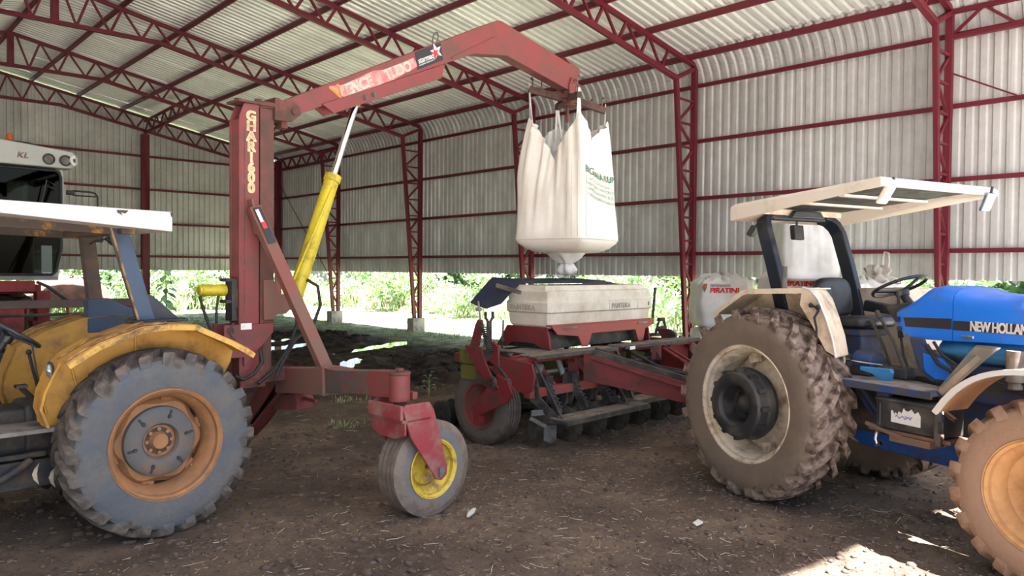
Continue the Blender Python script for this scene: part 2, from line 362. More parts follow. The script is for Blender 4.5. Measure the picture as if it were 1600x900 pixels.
# sag rods are left out; frames
def truss(name, Y, label, cat='truss'):
    t = thing(name, (RX, Y, 6.0), 0, label, cat, None); o = V((RX, Y, 6.0))
    def b(nm, p, q, w, h): return bar(nm, t, V((p[0]-RX, 0, p[1]-6)), V((q[0]-RX, 0, q[1]-6)), w, h)
    ztop = lambda x: 8.27 - SL*abs(x-RX)
    def zbot(x):
        a = abs(x-RX); return 7.40 if a < 2.2 else 7.40 - (a-2.2)*(7.40-6.02)/(13.42-RX-2.2)
    for s in (1, -1):
        b('top_chord', (RX, ztop(RX)), (RX+s*10.05, ztop(RX+10.05)), .09, .085)
        b('bottom_chord', (RX+s*2.2, 7.40), (RX+s*9.32, 6.02), .10, .09)
        n = 14; h = 1.392/2
        for k in range(n):
            xa, xb = RX+s*k*h, RX+s*(k+1)*h; xm = xa + (xb-xa)*.62
            if abs(xm-RX) > 9.25: break
            b('web_bar', (xm, zbot(xm)), (xb, ztop(xb)) if abs(xb-RX) < 9.7 else (RX+s*9.6, ztop(RX+9.6)), .045, .055)
            b('web_bar', (xm, zbot(xm)), (xa, ztop(xa)) if k else (xa+s*.12, ztop(xa)), .045, .045)
    b('bottom_chord', (RX-2.2, 7.40), (RX+2.2, 7.40), .10, .09)
    b('ridge_post', (RX, 7.40), (RX, 8.22), .15, .13)
    return t
where = ['over the open front of the shed, above the viewer', 'top right, meeting the column beside the blue canopy', 'meeting the column left of the stacked white bags', 'passing above the hanging white bag', 'passing behind the yellow cylinder, its post top left', 'second from the end wall, left of the lifter mast', 'flat against the corrugated end wall']
for Y, w in zip(FY, where): truss('roof_truss', Y, 'red welded steel roof truss ' + w)
cwhere = ['by the open front, out at the far right', 'tall at the right, behind the blue tractor', 'left of the stacked white bags', 'behind the hanging white bag and hopper', 'between the yellow cylinder and hanging bag', 'furthest along, beside the yellow cylinder']
for Y, w in zip(FY[:6], cwhere):
    t = thing('lattice_column', (14.0, Y, 0), 0, 'red lattice steel column on concrete footing ' + w, 'column')
    xi = lambda z: 13.90 - (z-.42)*(.48/5.6) - 14.0
    bar('inner_chord', t, (xi(.42), 0, .42), (xi(6.02), 0, 6.06), .11, .075); bar('outer_chord', t, (.10, 0, .42), (.10, 0, 6.34), .11, .11)
    bar('top_strut', t, (xi(6.02), 0, 6.03), (.10, 0, 6.34), .09, .08)
    z = .62; k = 0
    while z < 5.9:
        bar('lattice_brace', t, (xi(z), 0, z), (.10, 0, z), .05, .04)
        if z+.5 < 6.05:
            if k % 2: bar('lattice_brace', t, (xi(z), 0, z), (.10, 0, z+.5), .045, .05)
            else: bar('lattice_brace', t, (xi(z+.5), 0, z+.5), (.10, 0, z), .045, .05)
        z += .5; k += 1
    f = MB().prism([(-.26, -.17, -.1), (.19, -.17, -.1), (.19, .17, -.1), (-.26, .17, -.1)], (0, 0, .53)); obj('footing', f, M['concrete'], t, bev=.012)
for x, w in ((9.0, 'right of the yellow tractor canopy'), (4.1, 'under the ridge, hidden behind the harvester cab'), (-1.0, 'left of the harvester, outside the view')):
    t = thing('wall_post', (x, 29.2, 0), 0, 'solid red steel post in the end wall ' + w, 'post')
    bar('post_body', t, (0, 0, .3), (0, 0, zr(x)-.75), .25, .2); obj('footing', MB().box((0, 0, .12), (.45, .45, .5)), M['concrete'], t, bev=.01)
def lattice_girder(p, q, h, n, label):
    p, q = V(p), V(q); t = thing('lattice_girder', p, 0, label, 'girder'); d = q-p
    bar('bottom_chord', t, (0, 0, 0), d, .08, .08); bar('top_chord', t, (0, 0, h), d+V((0, 0, h)), .08, .07)
    for k in range(n):
        a, c, e = d*(k/n), d*((k+.5)/n), d*((k+1)/n)
        bar('web_bar', t, a, c+V((0, 0, h)), .045, .045); bar('web_bar', t, e, c+V((0, 0, h)), .045, .045)
    return t
lattice_girder((14.1, FY[0], 5.92), (14.1, FY[1], 5.92), .42, 5, 'short red lattice girder under the eave at the far right bay')
lattice_girder((14.1, FY[5], 5.92), (14.1, 29.2, 5.92), .42, 6, 'short red lattice girder under the eave in the far corner')
lattice_girder((9.0, FY[5], 6.95), (9.0, 29.2, 6.80), .42, 6, 'red lattice girder from the end wall post to the last truss')
t = thing('corner_post', (14.1, 29.2, 0), 0, 'solid red steel corner post where the two walls meet', 'post')
bar('post_body', t, (0, 0, .3), (0, 0, 6.3), .2, .2); obj('footing', MB().box((0, 0, .12), (.4, .4, .5)), M['concrete'], t)

# ------------------------------------------------------------------ ground
def vnoise(x, y, s, seed=0):
    g = np.random.default_rng(seed).random((256, 256)); x = x*s+37.3; y = y*s+11.7
    xi, yi = np.floor(x).astype(int), np.floor(y).astype(int); fx, fy = x-xi, y-yi; fx = fx*fx*(3-2*fx); fy = fy*fy*(3-2*fy)
    a = g[xi % 256, yi % 256]; b = g[(xi+1) % 256, yi % 256]; c = g[xi % 256, (yi+1) % 256]; d = g[(xi+1) % 256, (yi+1) % 256]
    return (a*(1-fx)+b*fx)*(1-fy) + (c*(1-fx)+d*fx)*fy - .5
PUD = [(8.1, 17.5, 1.5, .35, .35), (6.3, 13.6, .7, .22, .25), (5.4, 13.9, .6, .2, .2), (6.0, 16.2, .8, .25, .2), (8.3, 13.9, .8, .2, .9), (10.6, 16.3, 1.5, .3, .4), (9.0, 19.3, 1.5, .3, .2)]
def sstep(x, a, b): t = np.clip((x-a)/(b-a), 0, 1); return t*t*(3-2*t)
def height(x, y):
    z = .022*vnoise(x, y, 1.6, 1) + .018*vnoise(x, y, 5, 2) + .016*vnoise(x, y, 14, 3)
    rut = sstep(y + .25*x, 10.5, 13.5)*(1-sstep(y, 21, 24))*(1-sstep(x, 10.8, 12.6))*sstep(x, -4, 0)
    z = z + rut*(.17*vnoise(x, y, 1.1, 4) + .20*np.abs(vnoise(x, y, 2.6, 5)) + .10*vnoise(x, y, 6, 6) + .05*vnoise(x, y, 15, 7) - .03)
    near = sstep(2.6-np.hypot(x-.6, y-7.0), 0, 1.6)*.0
    z = z + near
    for px, py, rx, ry, a in PUD:
        c, s = math.cos(a), math.sin(a); u = (x-px)*c+(y-py)*s; v = -(x-px)*s+(y-py)*c; q = (u/rx)**2+(v/ry)**2
        z = z*(1-.97*np.exp(-q*q*.25)) - .05*np.exp(-q*.7)
    out = sstep(x, 13.0, 15.5)
    return z + out*(.04*vnoise(x, y, .5, 8))
def axis(segs):
    a = []
    for lo, hi, st in segs: a += list(np.arange(lo, hi-1e-6, st))
    return np.array(a + [segs[-1][1]])
gx = axis([(-30, -3, 1.5), (-3, -.5, .12), (-.5, 8, .032), (8, 12, .075), (12, 16, .2), (16, 60, 2)])
gy = axis([(-30, -1, 1.5), (-1, 1, .1), (1, 7.5, .032), (7.5, 12, .06), (12, 22, .09), (22, 32, .4), (32, 70, 2)])
X, Y = np.meshgrid(gx, gy, indexing='ij'); Z = height(X, Y)
nx_, ny_ = len(gx), len(gy); vv = np.stack([X, Y, Z], -1).reshape(-1, 3)
ii = (np.arange(nx_-1)[:, None]*ny_ + np.arange(ny_-1)[None]).reshape(-1); ff = np.stack([ii, ii+ny_, ii+ny_+1, ii+1], 1)
def fastmesh(name, v, f, m, smooth=True):
    me = bpy.data.meshes.new(name); k = f.shape[1]
    me.vertices.add(len(v)); me.vertices.foreach_set('co', np.ascontiguousarray(v, dtype=np.float32).ravel()); me.loops.add(f.size); me.loops.foreach_set('vertex_index', f.astype(np.int32).ravel())
    me.polygons.add(len(f)); me.polygons.foreach_set('loop_start', np.arange(0, f.size, k, dtype=np.int32)); me.update(calc_edges=True); me.validate()
    if smooth: me.shade_smooth()
    me.materials.append(m); return me
gm = bpy.data.materials.new('earth_floor'); gm.use_nodes = True; n = gm.node_tree.nodes; L = gm.node_tree.links; p = n['Principled BSDF']; p.inputs['Roughness'].default_value = .92; p.inputs['Specular IOR Level'].default_value = .25
geo = n.new('ShaderNodeNewGeometry'); sp = n.new('ShaderNodeSeparateXYZ'); L.new(geo.outputs['Position'], sp.inputs[0])
def NZ(s, d=6, r=.6):
    k = n.new('ShaderNodeTexNoise'); k.inputs['Scale'].default_value = s; k.inputs['Detail'].default_value = d; k.inputs['Roughness'].default_value = r; L.new(geo.outputs['Position'], k.inputs['Vector']); return k.outputs[0]
def MR(x, a, b, c=0, d=1):
    k = n.new('ShaderNodeMapRange'); k.interpolation_type = 'SMOOTHSTEP'
    for i, q in zip((1, 2, 3, 4), (a, b, c, d)): k.inputs[i].default_value = q
    L.new(x, k.inputs[0]); return k.outputs[0]
def MA(op, a, b):
    k = n.new('ShaderNodeMath'); k.operation = op
    for i, q in enumerate((a, b)):
        if isinstance(q, (int, float)): k.inputs[i].default_value = q
        else: L.new(q, k.inputs[i])
    return k.outputs[0]
def MX(f, a, b):
    k = n.new('ShaderNodeMix'); k.data_type = 'RGBA'; L.new(f, k.inputs[0])
    for i, q in ((6, a), (7, b)):
        if isinstance(q, tuple): k.inputs[i].default_value = (*q, 1)
        else: L.new(q, k.inputs[i])
    return k.outputs[2]
c = MX(MR(NZ(.9), .36, .62), (.080, .056, .045), (.205, .148, .105))
c = MX(MR(NZ(7, 8, .7), .44, .62), c, (.125, .096, .076))
c = MX(MR(NZ(45, 4, .7), .56, .70), c, (.24, .185, .135))
c = MX(MR(NZ(22, 4, .7), .58, .66), c, (.052, .038, .032))
yw = MA('ADD', sp.outputs[1], MA('MULTIPLY', sp.outputs[0], .25))
wet = MA('MULTIPLY', MR(MA('ADD', yw, MA('MULTIPLY', NZ(.8), 2.0)), 12.0, 14.0), MR(MA('ADD', sp.outputs[0], MA('MULTIPLY', NZ(1.2), 1.5)), 13.0, 12.0))
c = MX(wet, c, MX(MR(NZ(3), .4, .6), (.030, .020, .017), (.062, .044, .036)))
gr = MA('MULTIPLY', MR(MA('ADD', sp.outputs[0], MA('MULTIPLY', NZ(1.0), 2.4)), 12.4, 14.2), 1.0)
gr2 = MR(MA('ADD', sp.outputs[1], MA('MULTIPLY', NZ(.9), 3)), 24.5, 27)
gr = MA('MAXIMUM', gr, gr2)
grass_c = MX(MR(NZ(2.2), .42, .6), (.17, .22, .09), (.46, .45, .33))
c = MX(gr, c, grass_c)
fr = MR(MA('ADD', sp.outputs[1], MA('MULTIPLY', NZ(.7), 1.2)), .6, -1.2)
c = MX(fr, c, (.50, .475, .44))  # unseen ground before the open front, made pale to bounce light onto the roof
L.new(c, p.inputs['Base Color'])
L.new(MR(MA('MULTIPLY', wet, NZ(2.5)), .2, .6, .92, .55), p.inputs['Roughness'])
b = n.new('ShaderNodeBump'); b.inputs['Strength'].default_value = 1.0; b.inputs['Distance'].default_value = .02; L.new(MA('ADD', NZ(28, 8, .75), MA('MULTIPLY', NZ(90, 3), .5)), b.inputs['Height']); L.new(b.outputs[0], p.inputs['Normal'])
floor = structure('floor', fastmesh('floor', vv, ff, gm))
for k, (px, py, rx, ry, a) in enumerate(PUD):
    pts = []
    for i in range(40):
        t = 2*PI*i/40; r = 1.12+.16*math.sin(3*t+k)+.12*math.sin(5*t+2*k)+.08*math.sin(9*t+k); u, w_ = rx*r*math.cos(t), ry*r*math.sin(t); pts.append((u*math.cos(a)-w_*math.sin(a), u*math.sin(a)+w_*math.cos(a), 0))
    mb = MB(); mb.v = pts; mb.f = [tuple(range(40))]
    o = link('puddle', mb.mesh('puddle', 0, False), M['water'], None, (px, py, -.008))
    tag(o, 'shallow puddle of muddy water in the ruts, ' + ['long one toward the back columns', 'just right of the lifter mast base', 'leftmost, at the foot of the lifter mast', 'between mast and brace, set further back', 'right of the red diagonal brace', 'broad one nearest the footings', 'furthest back, near the far column'][k], 'puddle')
# straw, clods and grass blades lying about
def scatter_straw(n_, xr, yr, ln, wd, name, label, m, zoff=.006, seed=1, dens=None):
    g = np.random.default_rng(seed); x = g.uniform(*xr, n_); y = g.uniform(*yr, n_)
    if dens is not None: k = g.random(n_) < dens(x, y); x, y = x[k], y[k]
    N = len(x); a = g.uniform(0, 2*PI, N); l = g.uniform(*ln, N)*g.uniform(.4, 1, N); w = g.uniform(*wd, N); el = np.abs(g.normal(0, .16, N)); bend = g.normal(0, .35, N)
    z0 = height(x, y)+zoff; vs_ = []
    for t, off in ((0, 0), (.5, 1), (1, 0)):
        cx = x+np.cos(a)*l*(t-.5) - np.sin(a)*l*.18*bend*off; cy = y+np.sin(a)*l*(t-.5)+np.cos(a)*l*.18*bend*off; cz = np.maximum(z0+np.sin(el)*l*(t-.3), height(cx, cy)+zoff)
        for sx_, sz_ in ((-1, 0), (0, 1), (1, 0)): vs_.append(np.stack([cx-np.sin(a)*w*sx_*.5, cy+np.cos(a)*w*sx_*.5, cz+w*.6*sz_], 1))
    v = np.stack(vs_, 1).reshape(-1, 3); b_ = np.arange(N)[:, None]*9; F = []
    for i in (0, 3):
        for j, k in ((0, 1), (1, 2), (2, 0)): F.append(b_+np.array([[i+j, i+k, i+3+k, i+3+j]]))
    o = link(name, fastmesh(name, v, np.concatenate(F, 0), m, False)); return tag(o, label, 'straw', None, 'stuff')
scatter_straw(1500, (-1.5, 9.5), (1.0, 10.5), (.02, .16), (.002, .006), 'straw', 'pale bits of straw strewn over the brown earth floor', M['straw'], seed=3)
scatter_straw(2600, (1.2, 6.5), (1.2, 5.5), (.012, .06), (.0015, .004), 'chaff', 'fine straw chaff on the earth nearest the viewer', M['straw'], seed=5)
def scatter_clods(n_, xr, yr, sz, name, label, m, seed, dens=None):
    g = np.random.default_rng(seed); x = g.uniform(*xr, n_); y = g.uniform(*yr, n_)
    if dens is not None: k = g.random(n_) < dens(x, y); x, y = x[k], y[k]
    N = len(x); r = g.uniform(.25, 1, N)**2*(sz[1]-sz[0])+sz[0]; z = height(x, y)+r*.2
    bm = bmesh.new(); bmesh.ops.create_icosphere(bm, subdivisions=1, radius=1); bm.verts.ensure_lookup_table(); bv = np.array([q.co[:] for q in bm.verts]); bf = np.array([[q.index for q in f.verts] for f in bm.faces]); bm.free()
    K = len(bv); v = bv[None]*g.uniform(.6, 1.35, (N, K, 1))*r[:, None, None]*np.array([1.2, 1.2, .75])[None, None]*g.uniform(.7, 1.3, (N, 1, 3)); v = v+np.stack([x, y, z], 1)[:, None]
    f = (bf[None]+np.arange(N)[:, None, None]*K).reshape(-1, 3)
    return tag(link(name, fastmesh(name, v.reshape(-1, 3), f, m)), label, 'soil', None, 'stuff')
scatter_clods(5200, (-1.0, 8.5), (1.2, 8.5), (.004, .028), 'soil_clods', 'small crumbs of brown soil over the trodden floor', M['clod'], 11)
scatter_clods(2600, (-1.5, 12), (11, 21), (.02, .10), 'mud_lumps', 'dark churned mud lumps in the ruts behind the lifter', mat('wet_mud', (.040, .028, .023), .7, dirt=(.02, .014, .012), amt=.5, dscale=4, bump=.4), 12, dens=lambda x, y: (y+.25*x > 12.5)*(x < 11.8)*np.prod([np.hypot((x-a)/(b_+.5), (y-c_)/(b_+.5)) > 1 for a, c_, b_, _, _ in PUD], axis=0))
M['grass'] = mat('grass_blades', (.22, .34, .12), .7, c2=(.45, .48, .30), c2scale=.8)
M['leaf'] = mat('leaves', (.22, .38, .15), .6, c2=(.45, .55, .32), c2scale=.9)
M['leaf_dk'] = mat('dark_leaves', (.035, .085, .025), .6, c2=(.07, .14, .04), c2scale=.7)
M['bark'] = mat('bark', (.13, .10, .08), .9, dirt=(.25, .22, .18), amt=.4, dscale=5)
def blades(name, label, n_, xr, yr, hgt, seed, dens=None, m=None, wd=.02, cat='grass'):
    g = np.random.default_rng(seed); x = g.uniform(*xr, n_); y = g.uniform(*yr, n_)
    if dens is not None: k = g.random(n_) < dens(x, y); x, y = x[k], y[k]
    N = len(x); a = g.uniform(0, 2*PI, N); h = g.uniform(*hgt, N); w = wd*g.uniform(.5, 1.4, N); ln = g.normal(0, .35, (N, 2)); z = height(x, y)-.01; vs_ = []
    for t, wf in ((0, 1), (.55, .8), (1, .08)):
        for s_ in (-1, 1): vs_.append(np.stack([x+np.cos(a)*w*wf*s_+ln[:, 0]*h*t*t, y+np.sin(a)*w*wf*s_+ln[:, 1]*h*t*t, z+h*t*(1-.15*t)], 1))
    v = np.stack(vs_, 1).reshape(-1, 3); b_ = np.arange(N)[:, None]*6; f = np.concatenate([b_+np.array([[0, 1, 3, 2]]), b_+np.array([[2, 3, 5, 4]])], 0)
    return tag(link(name, fastmesh(name, v, f, m or M['grass'])), label, cat, None, 'stuff')
gd = lambda x, y: (vnoise(x, y, 1.3, 21) > -.05)*1.0
blades('short_grass', 'short green grass growing along the foot of the long wall', 26000, (12.2, 17.5), (2, 31), (.03, .12), 31, gd, wd=.012)
blades('short_grass', 'short green grass at the foot of the end wall', 14000, (-6, 13), (25.5, 32), (.03, .12), 32, gd, wd=.014)
for q, (x_, y_, r_) in enumerate(((5.9, 9.9, .45), (7.6, 10.3, .4), (4.9, 8.3, .35))):
    blades('grass_tuft', ['small green grass tuft on the soil behind the lifter beam', 'sparse green grass tuft left of the planter wheel', 'low green grass patch just beyond the caster wheel'][q], 260, (x_-r_, x_+r_), (y_-r_, y_+r_), (.03, .11), 40+q, lambda x, y, x_=x_, y_=y_, r_=r_: np.exp(-((x-x_)**2+(y-y_)**2)/(r_*.5)**2), wd=.006)
blades('tall_weeds', 'tall pale green weeds in the sun beyond the long wall', 11000, (19.5, 25), (-6, 46), (.4, 1.5), 33, lambda x, y: .25+.75*(vnoise(x, y, .5, 22) > 0), wd=.025)
blades('tall_weeds', 'tall pale green weeds in the sun beyond the end wall', 7000, (-14, 18), (34.5, 40), (.4, 1.4), 34, lambda x, y: .25+.75*(vnoise(x, y, .5, 23) > 0), wd=.025)
# ------------------------------------------------------------------ shrubs and trees beyond the walls
def leafcloud(centers, radii, per, size, seed):
    g = np.random.default_rng(seed); P = []; 
    for c_, r_ in zip(centers, radii):
        d = g.normal(0, 1, (per, 3)); d /= np.linalg.norm(d, axis=1)[:, None]; P.append(np.array(c_)+d*(g.random((per, 1))**.45)*np.array(r_))
    P = np.concatenate(P); P = P[P[:, 2] > .03]; N = len(P); A = g.normal(0, 1, (N, 3)); A /= np.linalg.norm(A, axis=1)[:, None]; B = np.cross(A, g.normal(0, 1, (N, 3))); B /= np.linalg.norm(B, axis=1)[:, None]
    s = g.uniform(.5, 1.2, (N, 1))*size; v = np.stack([P-A*s, P+B*s*.42, P+A*s, P-B*s*.42], 1).reshape(-1, 3); f = np.arange(N)[:, None]*4+np.array([[0, 1, 2, 3]])
    return v, f
def shrub_mesh(k, h, w, m, per=120, size=.11):
    g = np.random.default_rng(100+k); nb = 14
    cs = [(g.normal(0, w*.35), g.normal(0, w*.35), g.uniform(.15, .85)*h) for _ in range(nb)]; rs = [(w*.34, w*.34, h*.2)]*nb
    v, f = leafcloud(cs, rs, int(per*1.4), size, k); return fastmesh('foliage', v, f, m, False)
shr = [shrub_mesh(k, h, w, M['leaf'], size=sz) for k, (h, w, sz) in enumerate(((2.2, 2.4, .13), (1.6, 2.0, .10), (2.8, 2.6, .15), (1.2, 1.8, .09)))]
stem = MB()
for a in range(5): stem.tube([(0, 0, -.1), (.12*math.cos(a*1.26), .12*math.sin(a*1.26), .5), (.4*math.cos(a*1.26+.3), .4*math.sin(a*1.26+.3), 1.2)], [.03, .022, .008], 5)
stemm = stem.mesh('stem'); stemm.materials.append(M['bark'])
def shrub(i, x, y, s, rz, label, group):
    t = thing('shrub', (x, y, 0), rz, label, 'shrub', group); t.scale = (s, s, s); link('foliage', shr[i], None, t); link('stem', stemm, None, t)
g = np.random.default_rng(77)
ORD = 'first second third fourth fifth sixth seventh eighth ninth tenth eleventh twelfth thirteenth fourteenth fifteenth sixteenth seventeenth'.split()
for k in range(17):
    y = -3+k*2.7; shrub(k % 4, 21.2+g.uniform(-1.2, 2.2), y+g.uniform(-.8, .8), g.uniform(.8, 1.2), g.uniform(0, 6), 'sunlit leafy green shrub beyond the long wall, %s from the open front' % ORD[k], 'shrubs beyond the long wall')
for k in range(13):
    x = -10+k*2.1; shrub((k+1) % 4, x+g.uniform(-.6, .6), 35.6+g.uniform(-.8, 1.6), g.uniform(.8, 1.2), g.uniform(0, 6), 'sunlit leafy green shrub beyond the end wall, %s from the left' % ORD[k], 'shrubs beyond the end wall')
def tree_mesh(k, h):
    g = np.random.default_rng(300+k); cs = []; rs = []
    for _ in range(22): cs.append((g.normal(0, 1.3), g.normal(0, 1.3), g.uniform(.12, 1)*h)); rs.append((1.2, 1.2, .9))
    return fastmesh('crown', *leafcloud(cs, rs, 170, .24, 400+k), M['leaf_dk'], False)
trs = [tree_mesh(0, 5.5), tree_mesh(1, 7.0)]
trk = MB().tube([(0, 0, -.1), (.05, 0, 1.6), (-.05, .1, 3.2), (.1, 0, 5)], [.14, .11, .09, .04], 7).mesh('trunk'); trk.materials.append(M['bark'])
for k in range(16):
    if k < 9: x, y, w = 27.5+g.uniform(-1, 1), -4+k*5.6, 'beyond the long wall'
    else: x, y, w = -14+(k-9)*5.0, 41.5+g.uniform(-1, 1), 'beyond the end wall'
    t = thing('tree', (x, y, 0), g.uniform(0, 6), 'dark leafy tree behind the shrubs ' + w + ', ' + ORD[k if k < 9 else k-9] + (' from the open front' if k < 9 else ' from the left'), 'tree', 'trees ' + w); link('crown', trs[k % 2], None, t); link('trunk', trk, None, t)
# young plant with big leaves right of the yellow tractor's blue post
t = thing('sapling', (10.3, 31.0, 0), 0, 'young plant with large drooping green leaves, right of the blue canopy post', 'sapling')
obj('stem', MB().tube([(0, 0, 0), (.03, 0, .9), (-.02, .02, 1.9)], [.025, .02, .008], 6), M['bark'], t)
lf = MB().loft([[(0, -.005, 0), (0, .005, 0)], [(.10, -.07, .03), (.10, .07, .03)], [(.24, -.11, .02), (.24, .11, .02)], [(.38, -.06, -.05), (.38, .06, -.05)], [(.46, -.004, -.11), (.46, .004, -.11)]], closed=False).mesh('leaf', 60, False); lf.materials.append(M['leaf'])
for k in range(26):
    z = .5+1.5*k/26; o = link('leaf', lf, None, t, (.0, 0, z), (g.uniform(-.3, .3), g.uniform(-.1, .6), k*2.4)); s = g.uniform(.8, 1.3); o.scale = (s, s, s)
mb = MB(); rr_ = []
for i in range(7):
    a = i/6*PI/2; rr_.append([(1.5*math.cos(a)*math.cos(2*PI*k/20)*(1+.12*math.sin(3*k)), .9*math.cos(a)*math.sin(2*PI*k/20), 1.25*math.sin(a)**.8) for k in range(20)])
tag(obj('earth_mound', mb.loft(rr_), mat('red_earth', (.22, .11, .085), .95, dirt=(.12, .06, .045), amt=.5, bump=.6, bscale=8), None, loc=(7.4, 33.2, 0.4)), 'reddish brown mound seen outside between the harvester and the tractor post', 'mound')
# ------------------------------------------------------------------ wheels
def tyre_lugged(R, W, rr, n, h, lw=.022, wrap=.28, prof=None):
    mb = MB(); Rc = R-h
    pr = [(.40*W, rr), (.455*W, rr+.02), (.495*W, rr+(R-rr)*.36), (.50*W, rr+(R-rr)*.52), (.488*W, Rc-.06), (.452*W, Rc-.026), (.34*W, Rc-.006), (.18*W, Rc), (0, Rc+.003)]
    full = pr + [(-a, r) for a, r in pr[-2::-1]]
    mb.lathe(full + [(-.36*W, rr+.012), (.36*W, rr+.012)], 72, loop=True)
    rows = [(-.03, .0, -.02), (.12, .004, -.02), (.24, .0, -.025), (.35, -.008, -.035), (.44, -.015, -.05), (.486, -.036, -.08), (.499, -.085, -.11)]
    for k in range(n):
        for sg in (1, -1):
            th0 = 2*PI*(k+(0 if sg > 0 else .5))/n; rings = []
            for i, (y, dt, db) in enumerate(rows):
                s = max(y, 0)/.5; th = th0 + wrap*s*(1-.22*s); top = R+dt; base = min(R-h+db+.01, top-.012); wt = lw*(1+.55*s); wb = wt*1.4; yb = y*W - (.05*W if i >= 5 else 0)
                pts = []
                for r_, w_, y_ in ((base, -wb, yb), (top, -wt, y*W), (top, wt, y*W), (base, wb, yb)):
                    a = th + w_/R; pts.append((r_*math.sin(a), sg*y_, r_*math.cos(a)))
                rings.append(pts)
            mb.loft(rings)
    return mb
def tyre_ribbed(R, W, rr, ribs=4):
    mb = MB(); pr = [(.38*W, rr), (.45*W, rr+.015), (.50*W, rr+(R-rr)*.5), (.46*W, R-.04), (.41*W, R-.012)]
    n = ribs*2+1; tread = []
    for i in range(ribs):
        a = .40*W - i*(.8*W/ribs); b = a-.8*W/ribs
        tread += [(a, R), (b+.012, R), (b+.010, R-.014), (b+.001, R-.014)]
    full = pr + tread + [(-a, r) for a, r in pr[::-1]]
    return mb.lathe(full + [(-.34*W, rr+.01), (.34*W, rr+.01)], 64, loop=True)
def rim_mb(rr, W, lip=.02, n=56):
    w = .42*W
    pr = [(w+.012, rr+lip), (w+.018, rr+lip-.006), (w+.004, rr-.004), (w-.03, rr-.008), (w-.05, rr-.03), (.10*W, rr-.055), (-.10*W, rr-.055), (-w+.05, rr-.03), (-w+.03, rr-.008), (-w-.004, rr-.004), (-w-.018, rr+lip-.006), (-w-.012, rr+lip)]
    inn = [(a, r+.014) for a, r in pr[1:-1]][::-1]
    return MB().lathe(pr + inn, n, loop=True)
def ring_pts(r, n, y, a0=0): return [(r*math.cos(a0+2*PI*k/n), y, r*math.sin(a0+2*PI*k/n)) for k in range(n)]

# ------------------------------------------------------------------ blue tractor (x forward, y left, z up)
bt = thing('tractor', (6.91, 3.16, 0), math.radians(90-194.9), 'muddy blue tractor with cream canopy and fenders, facing right in front of the white bags', 'tractor')
RB, WB = .83, .47
ty = tyre_lugged(RB, WB, .49, 22, .055, .030, .40).mesh('rear_tire', 35); ty.materials.append(tyre_mat('mud_tyre', (.15, .115, .09), (.25, .19, .155), RB, WB, .75, (.07, .040, .028)))
rm = rim_mb(.485, WB).mesh('rear_rim', 35); rm.materials.append(M['rim_cream'])
wdm = MB().lathe([(-.02, .435), (-.06, .36), (-.10, .30), (-.10, .10), (-.085, .10), (-.085, .295), (-.045, .36), (-.005, .435)], 40, loop=True); wdm = wdm.mesh('wheel_disc', 35); wdm.materials.append(M['rim_cream'])
clm = MB().box((.40, -.10, 0), (.10, .05, .10)).lathe([(0, .016), (.03, .016)], 6, (.40, -.125, 0), (0, -1, 0))
def clamps(root, me, n, kw):
    for k in range(n): link('rim_clamp', me, None, root, kw['loc'], (0, k*2*PI/n+.3, kw['rot'][2]))
clm = clm.mesh('rim_clamp', 30); clm.materials.append(M['rim_cream'])
wt_ = MB().lathe([(-.10, .14), (-.10, .29), (-.16, .315), (-.20, .305), (-.215, .285), (-.30, .285), (-.325, .27), (-.335, .22), (-.325, .185), (-.30, .165), (-.17, .15), (-.17, .06), (-.15, .06)], 48)
for k in range(12):
    a = k*PI/6; wt_.box((.292*math.cos(a), -.26, .292*math.sin(a)), (.03, .09, .035), (0, -a, 0))
wt_ = wt_.mesh('wheel_weight', 30); wt_.materials.append(M['black'])
hb = MB().lathe([(-.10, .10), (-.20, .09), (-.24, .05), (-.25, .02)], 20).bolts(ring_pts(.105, 8, -.17), (0, -1, 0), .014, .03); hb = hb.mesh('hub', 30); hb.materials.append(M['engine'])
for sg in (-1, 1):
    kw = dict(loc=(0, sg*.80, RB-.005), rot=(0, 0, 0 if sg < 0 else PI))
    for nm, me in (('rear_tire', ty), ('rear_rim', rm), ('wheel_weight', wt_), ('hub', hb)): link(nm, me, None, bt, **kw)
    kw['loc'] = (0, sg*.69, RB-.005); link('wheel_disc', wdm, None, bt, **kw)
    clamps(bt, clm, 6, kw)
RF, WF = .605, .35
ty = tyre_lugged(RF, WF, .335, 20, .045, .026, .38).mesh('front_tire', 35); ty.materials.append(tyre_mat('orange_mud_tyre', (.27, .165, .11), (.30, .19, .13), RF, WF, .7, (.23, .135, .09)))
rm = rim_mb(.335, WF).mesh('front_rim', 35); rm.materials.append(M['rim_tan'])
wdm = MB().lathe([(-.02, .285), (.02, .24), (.035, .17), (.0, .13), (-.02, .12), (-.02, .02), (.0, .02), (.012, .11), (.03, .125), (.06, .17), (.045, .245), (.0, .29)], 40, loop=True).bolts(ring_pts(.155, 8, .0), (0, -1, 0), .014, .04); wdm = wdm.mesh('front_wheel_disc', 35); wdm.materials.append(M['rim_tan'])
for sg in (-1, 1):
    kw = dict(loc=(2.31, sg*.70, RF-.005), rot=(0, 0, 0 if sg < 0 else PI))
    for nm, me in (('front_tire', ty), ('front_rim', rm), ('front_wheel_disc', wdm)): link(nm, me, None, bt, **kw)
